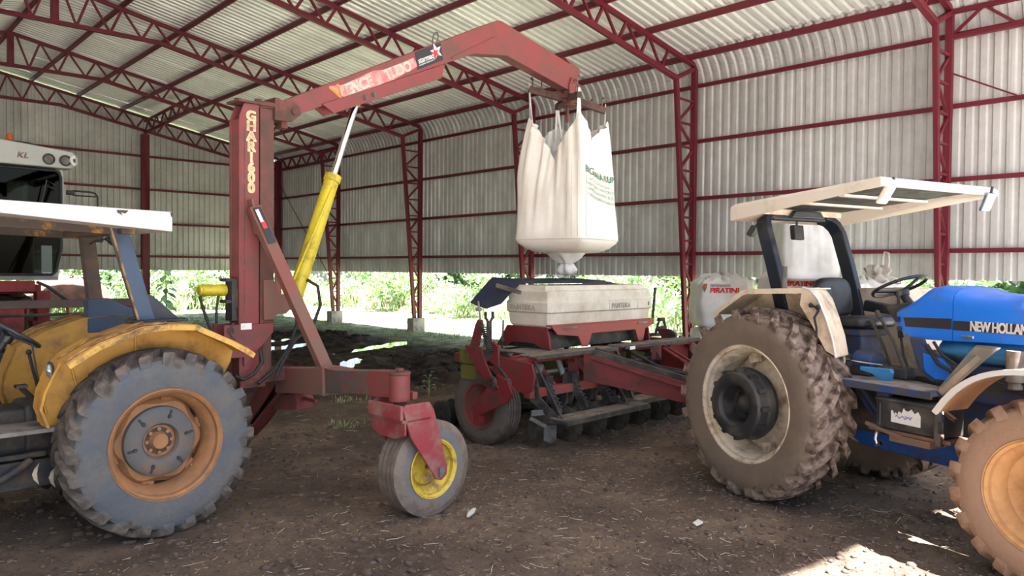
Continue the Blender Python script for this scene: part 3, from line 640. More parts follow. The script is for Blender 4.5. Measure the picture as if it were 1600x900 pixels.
# driveline
obj('transmission', MB().bb((-.25, -.22, .62), (.75, .22, 1.12)).bb((.6, -.20, .60), (1.25, .20, 1.15)).cyl((-.05, -.62, .83), (-.05, .62, .83), .15, n=16).bb((-.42, -.17, .72), (-.2, .17, 1.05)), M['engine'], bt, bev=.03)
obj('belly_guard', MB().prism_xz([(.35, .60), (.55, .50), (1.55, .48), (2.05, .55), (2.05, .68), (.35, .70)], -.20, .20), mat('belly_blue', (.008, .07, .30), .6, dirt=(.04, .05, .09), amt=.4, dscale=4), bt, bev=.02)
obj('engine_block', MB().bb((1.35, -.21, .72), (2.55, .21, 1.36)).bb((1.5, -.27, 1.02), (2.2, -.2, 1.30)).bb((1.7, -.30, .84), (1.95, -.2, 1.0)), M['blue_dk'], bt, bev=.02)
obj('front_axle', MB().beam((2.31, -.58, .60), (2.31, .58, .60), .17, .16).bb((2.1, -.16, .52), (2.5, .16, .75)), M['blue'], bt, bev=.02)
obj('drive_hub', MB().cyl((2.31, -.52, .60), (2.31, -.74, .60), .15, .12).cyl((2.31, .52, .60), (2.31, .74, .60), .15, .12), M['rim_tan'], bt)
# hood
def hood_ring(x, w, zt, zb, r=.10):
    P = [(x, -w, zb), (x, -w, zt-r)]
    for i in range(1, 6): a = i/6*PI/2; P.append((x, -w+r*(1-math.cos(a))*1.0, zt-r+r*math.sin(a)))
    P += [(x, -w+r+.02, zt+.012), (x, w-r-.02, zt+.012)]
    for i in range(5, 0, -1): a = i/6*PI/2; P.append((x, w-r*(1-math.cos(a)), zt-r+r*math.sin(a)))
    return P + [(x, w, zt-r), (x, w, zb)]
h = MB().loft([hood_ring(.93, .30, 1.665, 1.57, .03), hood_ring(1.00, .325, 1.70, 1.50, .05), hood_ring(1.10, .33, 1.765, 1.465, .06), hood_ring(1.19, .33, 1.84, 1.46, .07), hood_ring(1.27, .33, 1.862, 1.46, .09), hood_ring(1.38, .33, 1.848, 1.465, .10), hood_ring(1.402, .33, 1.845, 1.466, .10)])
obj('hood_cowl', h, M['blue'], bt, smooth=50)
h = MB().loft([hood_ring(1.408, .331, 1.845, 1.466, .10), hood_ring(1.52, .331, 1.812, 1.47, .10), hood_ring(1.65, .331, 1.80, 1.475, .09), hood_ring(2.30, .33, 1.80, 1.49, .09), hood_ring(2.88, .32, 1.775, 1.48, .09), hood_ring(2.98, .29, 1.72, 1.50, .09)])
obj('hood', h, M['blue'], bt, smooth=50)
obj('nose_grille', MB().bb((2.70, -.28, .86), (2.94, .28, 1.48)), M['black'], bt, bev=.03)
for k in range(2):
    a, b = ((1.03, 1.398), (1.412, 2.75))[k]
    for sg in (-1, 1): obj('stripe', MB().prism([(a if k else a-.02, sg*.3315, 1.618), (b, sg*.3315, 1.632 if k == 0 else 1.622), (b, sg*.3315, 1.552), (a, sg*.3315, 1.548)], (0, sg*.003, 0)), M['decal_black'], bt)
text('lettering', 'NEW HOLLAND', .098, M['decal_white'], bt, (1.535, -.3350, 1.553), (1, 0, .0), (0, 0, 1), sx=.66, bold=.004, ext=.001, spacing=.90)
obj('hood_latch', MB().box((1.52, -.336, 1.505), (.09, .012, .022)), M['chrome'], bt, bev=.004)
obj('hinge', MB().box((.955, -.325, 1.60), (.03, .03, .04)).box((.975, -.325, 1.53), (.03, .03, .03)), M['black'], bt)
# tank, brackets and pipes under the hood
obj('fuel_tank', MB().loft([[(x, .30*math.cos(a)*s, 1.39+.115*math.sin(a)) for a in np.linspace(0, 2*PI, 20, endpoint=False)] for x, s in ((1.22, .5), (1.27, .95), (1.5, 1.05), (1.9, 1.05), (1.95, .6))]), M['blue_lt'], bt, smooth=60)
obj('side_bracket', MB().prism_xz([(1.08, 1.47), (1.20, 1.47), (1.24, 1.38), (1.38, 1.33), (1.43, 1.27), (1.43, 1.15), (1.26, 1.15), (1.16, 1.22)], -.36, -.34).prism_xz([(1.10, 1.45), (1.16, 1.45), (1.28, 1.28), (1.26, 1.20), (1.18, 1.24)], -.37, -.36), M['blue_dk'], bt, bev=.006)
obj('bracket_plate', MB().prism_xz([(1.20, 1.36), (1.36, 1.33), (1.42, 1.27), (1.42, 1.17), (1.30, 1.17), (1.22, 1.22)], -.375, -.355), M['blue'], bt, bev=.006)
obj('heat_shield', MB().prism([(1.45, -.62, 1.10), (1.53, -.62, 1.10), (1.72, -.42, 1.38), (1.78, -.40, 1.44), (1.60, -.40, 1.44), (1.57, -.42, 1.38)], (.0, .05, .02)).beam((1.50, -.63, 1.11), (1.66, -.43, 1.38), .03, .05), mat('dusty_olive', (.13, .125, .095), .9, dirt=(.20, .17, .13), amt=.4, dscale=6), bt, bev=.01)
obj('filter_canister', MB().cyl((1.86, -.34, 1.22), (1.86, -.34, 1.44), .06).cyl((1.86, -.34, 1.17), (1.86, -.34, 1.22), .045), M['grey_dust'], bt, bev=.006)
obj('fuel_line', MB().tube([(1.28, -.36, 1.45), (1.36, -.38, 1.36), (1.55, -.36, 1.24), (1.8, -.36, 1.20), (2.1, -.30, 1.25)], .012).tube([(1.5, -.35, 1.22), (1.7, -.38, 1.16), (2.2, -.3, 1.12)], .010).tube([(1.22, -.35, 1.42), (1.34, -.39, 1.29), (1.5, -.38, 1.22)], .016), M['rubber'], bt)
obj('injector_lines', MB().tube([(1.95, -.26, 1.34), (2.0, -.34, 1.28), (2.15, -.33, 1.36)], .008).tube([(1.98, -.26, 1.3), (2.05, -.34, 1.24), (2.2, -.33, 1.33)], .008), M['chrome'], bt)
# platform, steps, battery
obj('footplate', MB().prism_xy([(.42, -.72), (1.50, -.72), (1.50, -.40), (1.12, -.24), (.42, -.24)], 1.085, 1.115).prism_xy([(.42, .72), (1.50, .72), (1.50, .40), (1.12, .24), (.42, .24)], 1.085, 1.115).bb((.40, -.74, 1.07), (1.51, -.715, 1.125)).bb((.40, .715, 1.07), (1.51, .74, 1.125)), M['blue_dk'], bt, bev=.006)
obj('foot_mat', MB().prism_xy([(.5, -.70), (1.42, -.70), (1.42, -.42), (1.10, -.27), (.5, -.27)], 1.115, 1.122), M['grey_dust'], bt)
obj('battery_box', MB().bb((1.10, -.76, .815), (1.62, -.52, 1.025)).bb((1.09, -.77, 1.015), (1.63, -.51, 1.035)).bb((1.13, -.775, .83), (1.145, -.755, 1.0)), M['black'], bt, bev=.01)
pts = [(1.225, .87), (1.455, .865), (1.455, .945), (1.435, .975), (1.41, .955), (1.385, .985), (1.36, .965), (1.335, .97), (1.325, .985), (1.31, .945), (1.285, .955), (1.275, .925), (1.262, .945), (1.25, .93), (1.238, .955), (1.225, .955)]
lb = obj('torn_label', MB().prism_xz(pts, -.764, -.761), M['paper'], bt, label='torn white paper label')
obj('ink_marks', MB().tube([(1.26+.015*i, -.765, .915+.012*math.sin(i*2.1)) for i in range(9)], .0035, 4).tube([(1.34+.01*i, -.765, .92+.01*math.cos(i*2.6)) for i in range(6)], .0035, 4), mat('violet_ink', (.15, .10, .40), .7), lb)
obj('battery_tray', MB().bb((1.02, -.74, .775), (1.66, -.50, .805)).bb((1.20, -.75, .72), (1.52, -.55, .775)).beam((1.0, -.74, .82), (1.30, -.75, .765), .03, .03), mat('rusty_tray', (.13, .085, .06), .85, dirt=(.22, .09, .05), amt=.4, dscale=6), bt, bev=.006)
obj('step_bracket', MB().bb((1.06, -.70, 1.02), (1.16, -.66, 1.10)).beam((.75, -.5, 1.08), (1.08, -.6, .80), .03, .03).beam((.62, -.4, 1.06), (.95, -.5, .76), .03, .03), M['blue_dk'], bt)
obj('steel_bracket', MB().bb((1.575, -.79, .79), (1.60, -.765, 1.03)).bb((1.59, -.80, .94), (1.63, -.765, 1.02)).bb((1.59, -.80, .77), (1.63, -.765, .86)).beam((1.60, -.77, 1.03), (1.73, -.80, .97), .025, .025), M['chrome'], bt)
obj('drain_cock', MB().tube([(1.0, -.6, .76), (1.0, -.62, .68), (1.02, -.63, .64), (1.05, -.63, .66)], .016), M['chrome'], bt)
# controls
obj('control_console', MB().bb((.42, -.42, 1.12), (.78, -.16, 1.26)).bb((.72, -.34, 1.12), (1.05, -.22, 1.22)).bb((.36, -.55, 1.14), (.60, -.40, 1.30)).cyl((.60, -.44, 1.22), (.60, -.50, 1.22), .05), M['engine'], bt, bev=.02)
obj('gear_cover', MB().loft([[(x, -.34+.10*math.cos(a), 1.24+.09*math.sin(a)) for a in np.linspace(0, PI, 9)] for x in (.62, .80)]).bb((.62, -.44, 1.20), (.80, -.24, 1.25)), M['blue_dk'], bt, bev=.01)
for nm, pth, r in (('gear_lever', [(.88, -.28, 1.20), (.80, -.28, 1.38), (.72, -.28, 1.52)], .012), ('hand_lever', [(1.02, -.32, 1.20), (.92, -.32, 1.42), (.80, -.32, 1.60)], .012), ('range_lever', [(.96, -.16, 1.15), (.90, -.16, 1.30), (.86, -.14, 1.44)], .011)):
    l_ = obj(nm, MB().tube(pth, r), M['black'], bt); e = pth[-1]; obj('knob', MB().tube([pth[-1], tuple(V(pth[-1])+(V(pth[-1])-V(pth[-2])).normalized()*.07)], [.024, .018], 10), M['black'], l_, bev=.004)
obj('brake_pedal', MB().prism([(.80, -.56, 1.22), (1.02, -.50, 1.22), (1.03, -.50, 1.19), (.99, -.48, 1.10), (.96, -.48, 1.10), (.88, -.53, 1.17), (.80, -.56, 1.19)], (.01, .03, 0)), M['blue_lt'], bt, bev=.004)
obj('foot_pedal', MB().cyl((.52, -.62, 1.20), (.52, -.68, 1.20), .035, n=10).tube([(.52, -.65, 1.2), (.60, -.62, 1.13), (.64, -.6, 1.12)], .012), M['grey_dust'], bt)
obj('link_rod', MB().tube([(.62, -.5, 1.25), (.78, -.47, 1.24), (.92, -.44, 1.235)], .008), M['chrome'], bt)
# seat
def cushion(cx, cy, cz, sx_, sy_, sz_, tilt, n=20, m=9, e=.42):
    mb = MB(); rings = []
    pw = lambda t: math.copysign(abs(t)**e, t)
    for i in range(m+1):
        ph = -PI/2+PI*i/m
        rings.append([V((sx_*pw(math.cos(ph))*pw(math.cos(2*PI*k/n)), sy_*pw(math.cos(ph))*pw(math.sin(2*PI*k/n)), sz_*pw(math.sin(ph)))) for k in range(n)])
    R_ = Euler((0, tilt, 0)).to_matrix(); rings = [[R_ @ p + V((cx, cy, cz)) for p in r] for r in rings]
    return mb.loft(rings)
st = obj('seat', cushion(.36, .0, 1.535, .235, .24, .055, -.06), M['vinyl'], bt, smooth=60)
obj('backrest', cushion(.08, .0, 1.74, .055, .23, .185, -.18, e=.55), M['vinyl'], bt, smooth=60)
obj('seat_mount', MB().bb((.18, -.14, 1.12), (.48, .14, 1.48)).bb((.14, -.19, 1.42), (.52, .19, 1.485)), M['blue_dk'], bt, bev=.02)
obj('armrest', MB().prism_xz([(.22, 1.72), (.60, 1.665), (.62, 1.62), (.56, 1.59), (.20, 1.62)], .24, .31), M['vinyl'], bt, bev=.015)
# steering
wc, wn = V((.74, 0, 1.855)), V((-.42, 0, .91)).normalized(); wu = V((0, 1, 0)); wv = wn.cross(wu)
obj('steering_wheel', MB().tube([wc + (wu*math.cos(2*PI*k/32)+wv*math.sin(2*PI*k/32))*.215 for k in range(32)], .014, 8, True), M['vinyl'], bt)
sp_ = MB().lathe([(-.06, .05), (-.02, .06), (.0, .03)], 14, wc-wn*.03, wn)
for k in range(3): a = k*2*PI/3+.5; sp_.beam(wc-wn*.05, wc+(wu*math.cos(a)+wv*math.sin(a))*.21, .05, .012, wn, .03, .012)
obj('wheel_spokes', sp_, M['vinyl'], bt)
obj('steering_column', MB().cyl(wc-wn*.06, wc-wn*.40+V((.10, 0, 0)), .03, .05), M['black'], bt)
obj('dashboard', MB().prism_xz([(.78, 1.70), (1.02, 1.74), (1.10, 1.72), (1.12, 1.47), (.98, 1.47), (.84, 1.62)], -.26, .26), M['black'], bt, bev=.02)
obj('throttle_lever', MB().tube([(.90, -.24, 1.70), (.93, -.28, 1.79)], .012).cyl((.93, -.28, 1.79), (.935, -.285, 1.83), .02, n=10), M['black'], bt)
obj('screen_pipe', MB().tube([(1.02, .30, 1.60), (.98, .30, 1.74), (.92, .30, 1.80)], .035, 10), M['blue_lt'], bt)
# fenders
FP = [(-.58, 1.57), (-.52, 1.625), (-.24, 1.79), (-.16, 1.815), (.46, 1.838), (.53, 1.825), (.60, 1.75), (.67, 1.60), (.73, 1.45)]
for sg in (-1, 1):
    f = MB().strip(FP[:5], sg*.82, sg*.50, .012).loft([[(x, sg*.80, z), (x-.12, sg*.50, z), (x-.13, sg*.50, z-.012), (x-.01, sg*.80, z-.012)] for x, z in FP[4:]+[(.765, 1.30)]]).strip(FP[:6], sg*.832, sg*.818, .045)
    f.prism([(x, sg*.50, z-.005) for x, z in FP[:4]] + [(.34, sg*.50, 1.83), (.42, sg*.50, 1.80), (.49, sg*.50, 1.72), (.56, sg*.50, 1.45), (.62, sg*.50, 1.25), (.60, sg*.50, 1.10), (-.3, sg*.50, 1.10), (-.58, sg*.50, 1.45)], (0, sg*.012, 0))
    f.prism([(.44, sg*.82, 1.838), (.53, sg*.82, 1.825), (.60, sg*.81, 1.75), (.67, sg*.80, 1.60), (.73, sg*.80, 1.45), (.76, sg*.79, 1.30), (.66, sg*.79, 1.34), (.52, sg*.80, 1.55), (.42, sg*.82, 1.70)], (0, -sg*.015, 0))
    for x, z in ((.36, 1.80), (.46, 1.79), (.56, 1.72)): f.tube([(x, sg*.80, z), (x-.08, sg*.52, z), (x-.05, sg*.515, z-.30)], .018, 8)
    fo = obj('rear_fender', f, M['cream'], bt, smooth=30)
    obj('fender_edge', MB().tube([(.46, sg*.834, 1.842), (.53, sg*.832, 1.828), (.605, sg*.822, 1.752), (.675, sg*.812, 1.60), (.735, sg*.81, 1.45), (.765, sg*.80, 1.30)], .011, 6), M['white_paint'], fo)
    obj('wiring', MB().tube([(.545, sg*.835, 1.70), (.60, sg*.845, 1.69), (.62, sg*.835, 1.66), (.58, sg*.835, 1.60), (.60, sg*.83, 1.52), (.60, sg*.83, 1.44)], .010, 6).sphere((.545, sg*.835, 1.70), .02, 8, 6).sphere((.625, sg*.845, 1.69), .02, 8, 6), M['rubber'], fo)
ff0 = [(1.62, 1.02), (1.72, 1.16), (1.86, 1.275), (2.02, 1.345), (2.2, 1.375), (2.4, 1.36), (2.6, 1.29)]
fx_ = np.linspace(1.62, 2.6, 16); cf_ = np.polyfit([a for a, b in ff0], [b for a, b in ff0], 4); ff_ = [(float(a), float(np.polyval(cf_, a))) for a in fx_]
for sg in (-1, 1):
    o = obj('front_fender', MB().strip(ff_, sg*.88, sg*.50, .014), mat('fender_orange_dust', (.42, .215, .10), .6, dirt=(.25, .14, .09), amt=.4, dscale=5), bt, smooth=50)
    obj('fender_lip', MB().strip([(x, z+.004) for x, z in ff_], sg*.895, sg*.868, .035), M['white_paint'], o, smooth=50)
    obj('fender_stay', MB().tube([(2.31, sg*.50, .75), (2.2, sg*.47, 1.1), (2.2, sg*.52, 1.36)], .022), M['black'], o)
# roll bar and canopy
for sg in (-1, 1):
    yb = sg*.50; lg = [V((-.02, yb, 1.50)), V((-.05, yb, 1.66)), V((-.16, yb, 2.02)), V((-.27, yb, 2.34)), V((-.31, yb-sg*.02, 2.42)), V((-.345, yb-sg*.07, 2.475)), V((-.36, yb-sg*.15, 2.495))]
    rings = []
    for i, p in enumerate(lg):
        d = (lg[min(i+1, 6)]-lg[max(i-1, 0)]).normalized(); fx = V((1, 0, .36)).normalized(); fx = (fx-d*fx.dot(d)).normalized(); fy_ = d.cross(fx); w, t_ = .135, .07
        rings.append([p+fx*(a*w/2)+fy_*(b*t_/2) for a, b in ((-1,-1),(1,-1),(1,1),(-1,1))])
    obj('roll_bar_leg', MB().loft(rings), M['navy'], bt, bev=.012)
    obj('roll_bar_foot', MB().bb((-.12, yb-.06, 1.38), (.12, yb+.06, 1.52)).beam((0, yb, .9), (0, yb, 1.42), .12, .12), M['navy'], bt, bev=.01)
obj('roll_bar_crossbar', MB().beam((-.36, -.36, 2.495), (-.36, .36, 2.495), .11, .07), M['navy'], bt, bev=.012)
obj('roll_bar_stay', MB().cyl((.02, -.56, 1.82), (.02, -.56, 2.02), .022), M['grey_dust'], bt)
# canopy: four sloping rims round a recessed underside, higher at the front
def cz(x): return 2.575 + (x+.44)*(.105/1.55)
cx0, cx1, cy0 = -.46, 1.10, .755
def lipd(x): return .135 - (x+.46)*.05
cp_ = MB()
top = [(cx0+.03, -cy0+.03), (cx1-.03, -cy0+.03), (cx1-.03, cy0-.03), (cx0+.03, cy0-.03)]; edge = [(cx0, -cy0), (cx1, -cy0), (cx1, cy0), (cx0, cy0)]; inn = [(cx0+.02, -cy0+.02), (cx1-.02, -cy0+.02), (cx1-.02, cy0-.02), (cx0+.02, cy0-.02)]
q = .19; ins = [(cx0+.22, -cy0+q), (cx1-.10, -cy0+q), (cx1-.10, cy0-q-.09), (cx0+.22, cy0-q-.09)]
cp_.loft([[(x, y, cz(x)-.035) for x, y in ins], [(x, y, cz(x)-lipd(x)) for x, y in inn], [(x, y, cz(x)-lipd(x)+.0) for x, y in edge], [(x, y, cz(x)-.01) for x, y in edge], [(x, y, cz(x)+.018) for x, y in top], [(.3, -.3, cz(.3)+.03), (.35, -.3, cz(.35)+.03), (.35, .3, cz(.35)+.03), (.3, .3, cz(.3)+.03)]], False, True)
cn = obj('canopy', cp_, M['cream_hi'], bt, smooth=25, bev=.006)
obj('canopy_lining', MB().prism([(x, y, cz(x)-.036) for x, y in ins], (0, 0, .012)), M['black'], cn)
for x in (.18, .62): obj('canopy_rib', MB().beam((x, -cy0+q-.02, cz(x)-.05), (x, cy0-q-.07, cz(x)-.05), .055, .02), M['cream_hi'], cn)
obj('canopy_mount', MB().beam((-.36, -.50, 2.545), (-.36, .50, 2.545), .16, .03).beam((-.28, -.52, 2.54), (-.28, .52, 2.54), .035, .075).prism_yz([(-.22, 2.50), (-.16, 2.575), (.12, 2.575), (.18, 2.50)], -.30, -.26), M['cream'], cn, bev=.005)
obj('lining_bracket', MB().prism_yz([(-.24, 2.475), (-.18, 2.545), (.16, 2.545), (.22, 2.475)], -.25, -.20), M['vinyl'], cn, bev=.01)
def worklamp(name, c_, rx, rz, parent, glass, w=.15, h=.10, d_=.05, cm=None):
    o = obj(name, MB().box((0, 0, 0), (d_, w, h)), cm or M['black'], parent, bev=.008, loc=c_, rot=(0, rx, rz)); obj('lens', MB().box((d_/2+.002, 0, 0), (.006, w*.9, h*.86)), glass, o); obj('lamp_stem', MB().tube([(0, 0, h/2), (-.01, 0, h/2+.05)], .012), M['black'], o)
    return o
worklamp('work_lamp', (-.56, -.36, 2.36), -.5, PI+.6, bt, M['black'], .15, .11); worklamp('work_lamp', (-.36, .02, 2.35), .1, PI+.2, bt, M['darkglass'], .17, .14)
worklamp('front_lamp', (1.03, -.60, 2.575), .55, .1, bt, M['cream_hi'], .12, .17, .025, M['cream_hi']); worklamp('front_lamp', (1.10, .60, 2.565), .4, -.1, bt, M['lampglass'], .10, .16, .03, M['darkglass'])
# three point linkage and hitch at the rear
obj('rear_linkage', MB().beam((-.25, -.28, .62), (-1.0, -.38, .52), .05, .07).beam((-.25, .28, .62), (-1.0, .38, .52), .05, .07).bb((-.95, -.05, .46), (-.2, .05, .50)).beam((-.3, 0, 1.05), (-.7, 0, 1.0), .05, .05).beam((-.3, -.30, 1.15), (-.7, -.34, .58), .04, .04).beam((-.3, .30, 1.15), (-.7, .34, .58), .04, .04), M['blue_dk'], bt)
obj('exhaust_pipe', MB().tube([(2.0, .24, 1.3), (2.0, .34, 1.2), (1.6, .36, 1.0), (1.2, .4, .75)], .035, 10), M['engine'], bt)

# ------------------------------------------------------------------ yellow tractor (x forward, y toward the viewer)
yt = thing('tractor', (1.87, 6.53, 0), math.radians(90-267.1), 'old yellow tractor with flat white canopy and grey-blue posts, facing left with the lifter behind', 'tractor')
RY, WY_ = .685, .37
ty = tyre_lugged(RY, WY_, .385, 24, .046, .026, .34).mesh('rear_tire', 35); ty.materials.append(tyre_mat('grey_tyre', (.085, .10, .12), (.075, .062, .054), RY, WY_, .75, (.15, .12, .095)))
rm = rim_mb(.382, WY_).mesh('rear_rim', 35); rm.materials.append(M['rim_orange'])
wd_ = MB(); n_ = 48
prs = []
for rad, y in ((.335, .0), (.29, .05), (.25, .055), (.10, .05), (.10, .038), (.25, .043), (.28, .035), (.325, -.012)):
    prs.append([((rad*(1+(.07*math.cos(6*a) if rad > .28 else 0)))*math.cos(a), y, (rad*(1+(.07*math.cos(6*a) if rad > .28 else 0)))*math.sin(a)) for a in np.linspace(0, 2*PI, n_, endpoint=False)])
wd_.loft(prs+[prs[0]], False, False); wd_ = wd_.mesh('wheel_disc', 30); wd_.materials.append(M['rim_orange'])
cl = MB().box((.335, .01, 0), (.07, .045, .085)).bolts([(.335, .03, 0)], (0, 1, 0), .017, .035)
cl = cl.mesh('rim_clamp', 30); cl.materials.append(M['rim_orange'])
gw = MB().lathe([(.05, .12), (.075, .12), (.10, .135), (.105, .16), (.10, .235), (.085, .255), (.05, .262)], 48).mesh('wheel_weight', 35); gw.materials.append(M['weight'])
sl_ = MB().box((.205, .102, 0), (.065, .012, .016)).lathe([(0, .014), (.014, .014)], 6, (.19, .102, 0), (0, 1, 0)).mesh('weight_slot', 30); sl_.materials.append(M['black'])
hb = MB().lathe([(.02, .118), (.045, .118), (.05, .07), (.095, .055), (.10, .02)], 28).bolts(ring_pts(.088, 8, .045), (0, 1, 0), .015, .022); hb = hb.mesh('hub', 30); hb.materials.append(M['rim_orange'])
for sg in (1, -1):
    kw = dict(loc=(0, sg*.645, RY-.005), rot=(0, 0, 0 if sg > 0 else PI))
    for nm, me in (('rear_tire', ty), ('rear_rim', rm)): link(nm, me, None, yt, **kw)
    kw['loc'] = (0, sg*.59, RY-.005)
    for nm, me in (('wheel_disc', wd_), ('wheel_weight', gw), ('hub', hb)): link(nm, me, None, yt, **kw)
    clamps(yt, cl, 6, kw)
    for k in range(6): link('weight_slot', sl_, None, yt, kw['loc'], (0, k*PI/3+.2, kw['rot'][2]))
obj('transmission', MB().bb((-.30, -.2, .48), (.75, .2, .98)).bb((.7, -.17, .5), (1.7, .17, .95)).cyl((0, -.5, .68), (0, .5, .68), .13), M['engine'], yt, bev=.03)
FY_ = [(-.66, 1.30), (-.60, 1.345), (-.48, 1.41), (-.20, 1.545), (-.02, 1.56), (.18, 1.545), (.46, 1.45), (.56, 1.39), (.665, 1.325)]
for sg in (1, -1):
    f = MB().strip(FY_, sg*.84, sg*.44, .010)
    f.prism([(x, sg*.45, z-.004) for x, z in FY_] + [(.72, sg*.45, 1.20), (.76, sg*.45, 1.05), (.74, sg*.45, .90), (.66, sg*.45, .84), (.50, sg*.45, .95), (-.5, sg*.45, .95), (-.64, sg*.45, 1.2)], (0, sg*.012, 0))
    f.loft([[(.665, sg*.45, 1.325), (.665, sg*.70, 1.325), (.655, sg*.70, 1.32), (.655, sg*.45, 1.32)], [(.75, sg*.45, 1.12), (.75, sg*.66, 1.12), (.735, sg*.66, 1.12), (.735, sg*.45, 1.12)], [(.765, sg*.45, 1.00), (.765, sg*.62, 1.0), (.75, sg*.62, 1.0), (.75, sg*.45, 1.0)], [(.72, sg*.45, .87), (.72, sg*.60, .87), (.70, sg*.60, .87), (.70, sg*.45, .87)]])
    fo = obj('rear_fender', f, M['yellow'], yt, smooth=30)
    lp = [(-.66, 1.295), (-.48, 1.405), (-.20, 1.538), (.0, 1.553), (.18, 1.54), (.46, 1.445), (.665, 1.32)]
    obj('fender_lip', MB().strip(lp[:4], sg*.855, sg*.832, .038).strip(lp[3:], sg*.855, sg*.832, .038), M['yellow_worn'], fo, smooth=25)
    obj('fender_band', MB().tube([(x, sg*.80, z+.012) for x, z in lp[3:]], .010, 6).tube([(.10, sg*.62, 1.565), (.46, sg*.62, 1.462), (.66, sg*.62, 1.335)], .008, 6), M['rustedge'], fo)
    for q_ in ([(.70, sg*.475, 1.22), (.72, sg*.475, 1.08), (.69, sg*.475, .95)], [(.55, sg*.465, 1.33), (.48, sg*.465, 1.05)], [(.10, sg*.465, 1.50), (.10, sg*.465, 1.2)]): obj('fender_crease', MB().tube(q_, .010, 6), M['yellow'], fo)
tl = obj('side_lamp', MB().sphere((0, 0, 0), .05, 12, 8, (.5, .55, 1.25)), M['black'], yt, loc=(.705, .64, 1.265), rot=(0, .1, 0)); obj('lens', MB().sphere((.012, .014, 0), .045, 12, 8, (.45, .5, 1.1)), M['darkglass'], tl)
# posts and canopy
def post(name, p, q, w, d, m, edge=None, yup=(0, 1, 0)):
    o = obj(name, MB().beam(p, q, w, d, yup), m, yt, bev=.006)
    return o
pn = obj('canopy_post', MB().beam((.035, .50, 1.55), (.235, .50, 2.27), .115, .075, (0, 1, 0)), M['ropsblue'], yt, bev=.004, label='slate blue canopy post')
obj('post_edge', MB().beam((.096, .535, 1.55), (.296, .535, 2.27), .012, .02, (0, 1, 0)), M['rustedge'], pn)
pf = obj('canopy_post', MB().beam((.07, -.50, 1.55), (.145, -.50, 2.27), .105, .09, (0, 1, 0)), M['ropsbrown'], yt, bev=.004, label='rusty brown canopy post')
obj('post_foot', MB().prism_xz([(.15, 1.42), (.15, 1.70), (-.02, 1.70), (-.10, 1.655), (-.34, 1.545), (-.36, 1.44), (-.30, 1.42)], -.56, -.44), M['ropsblue'], yt, bev=.006)
obj('foot_plate', MB().prism_xz([(-.12, 1.44), (-.16, 1.53), (-.20, 1.545), (-.33, 1.54), (-.36, 1.44)], -.435, -.42), M['ropsbrown'], yt)
obj('post_foot', MB().prism_xz([(.10, 1.56), (-.02, 1.56), (-.22, 1.565), (-.02, 1.75), (.06, 1.78)], .44, .50).bb((-.25, .42, 1.555), (.15, .58, 1.575)), M['navy'], yt, bev=.004)
cn = obj('canopy', MB().loft([[(-.045, y, z) for y, z in ((.80, 2.225), (.80, 2.37), (-.80, 2.37), (-.80, 2.225))], [(1.02, y, z) for y, z in ((.80, 2.30), (.80, 2.385), (-.80, 2.385), (-.80, 2.30))], [(1.75, y, z) for y, z in ((.78, 2.33), (.78, 2.385), (-.78, 2.385), (-.78, 2.33))]]), M['white_paint'], yt, bev=.008)
for ch in (MB().prism([(.26, .803, 2.362), (.335, .803, 2.362), (.335, .803, 2.345), (.30, .803, 2.325), (.31, .803, 2.345), (.28, .803, 2.340)], (0, .002, 0)), MB().prism([(-.045, .803, 2.365), (-.025, .803, 2.365), (-.035, .803, 2.33), (-.045, .803, 2.345)], (0, .002, 0))): obj('paint_chip', ch, M['ropsbrown'], cn, label='bare patch where the white paint chipped')
obj('canopy_frame', MB().beam((.18, .50, 2.245), (1.75, .50, 2.29), .06, .085).beam((.10, -.50, 2.235), (1.75, -.50, 2.28), .06, .085).beam((.20, -.62, 2.235), (.20, .62, 2.235), .09, .06).beam((1.6, -.6, 2.3), (1.6, .6, 2.3), .06, .06), mat('rusty_frame', (.06, .045, .038), .8, dirt=(.35, .17, .05), amt=.28, dscale=9, soft=.08), cn)
obj('canopy_lamp', MB().loft([[(x, -.10+.05*math.cos(a)*s, 2.17+dz+.03*math.sin(a)*s) for a in np.linspace(0, 2*PI, 12, endpoint=False)] for x, s, dz in ((.12, .5, .02), (.08, 1, 0), (0, 1, -.05), (-.05, .6, -.08))]).tube([(.10, -.1, 2.19), (.20, -.1, 2.17), (.24, -.1, 2.14)], .006, 6).tube([(.09, -.1, 2.19), (.10, -.1, 2.24)], .012, 6), M['black'], yt, smooth=60)
obj('brace_strut', MB().beam((.20, .46, 2.24), (.30, -.45, 2.23), .05, .05), M['ropsbrown'], cn)
# operator station seen between the fenders
wc, wn = V((.80, .05, 1.49)), V((-.55, 0, .83)).normalized(); wv = wn.cross(V((0, 1, 0)))
obj('steering_wheel', MB().tube([wc + (V((0, 1, 0))*math.cos(2*PI*k/32)+wv*math.sin(2*PI*k/32))*.20 for k in range(32)], .016, 8, True), M['vinyl'], yt)
sp_ = MB().lathe([(-.05, .04), (0, .045)], 12, wc-wn*.03, wn)
for k in range(3): a = k*2*PI/3+PI/2; sp_.beam(wc-wn*.04, wc+(V((0, 1, 0))*math.cos(a)+wv*math.sin(a))*.195, .03, .012, wn)
obj('wheel_spokes', sp_, M['vinyl'], yt)
obj('steering_column', MB().cyl(wc-wn*.05, wc-wn*.38, .025, .035), M['black'], yt)
obj('dash_panel', MB().loft([[(x, .22*math.cos(a), 1.12+.32*math.sin(a)*s) for a in np.linspace(-PI/2, PI*1.5, 20, endpoint=False)] for x, s in ((.93, .72), (.98, .9), (1.25, 1.0))]), mat('grey_dash', (.10, .115, .14), .6, dirt=(.2, .18, .15), amt=.3), yt, smooth=60)
obj('seat_base', MB().bb((.05, -.2, 1.0), (.4, .2, 1.15)), M['black'], yt, bev=.02)
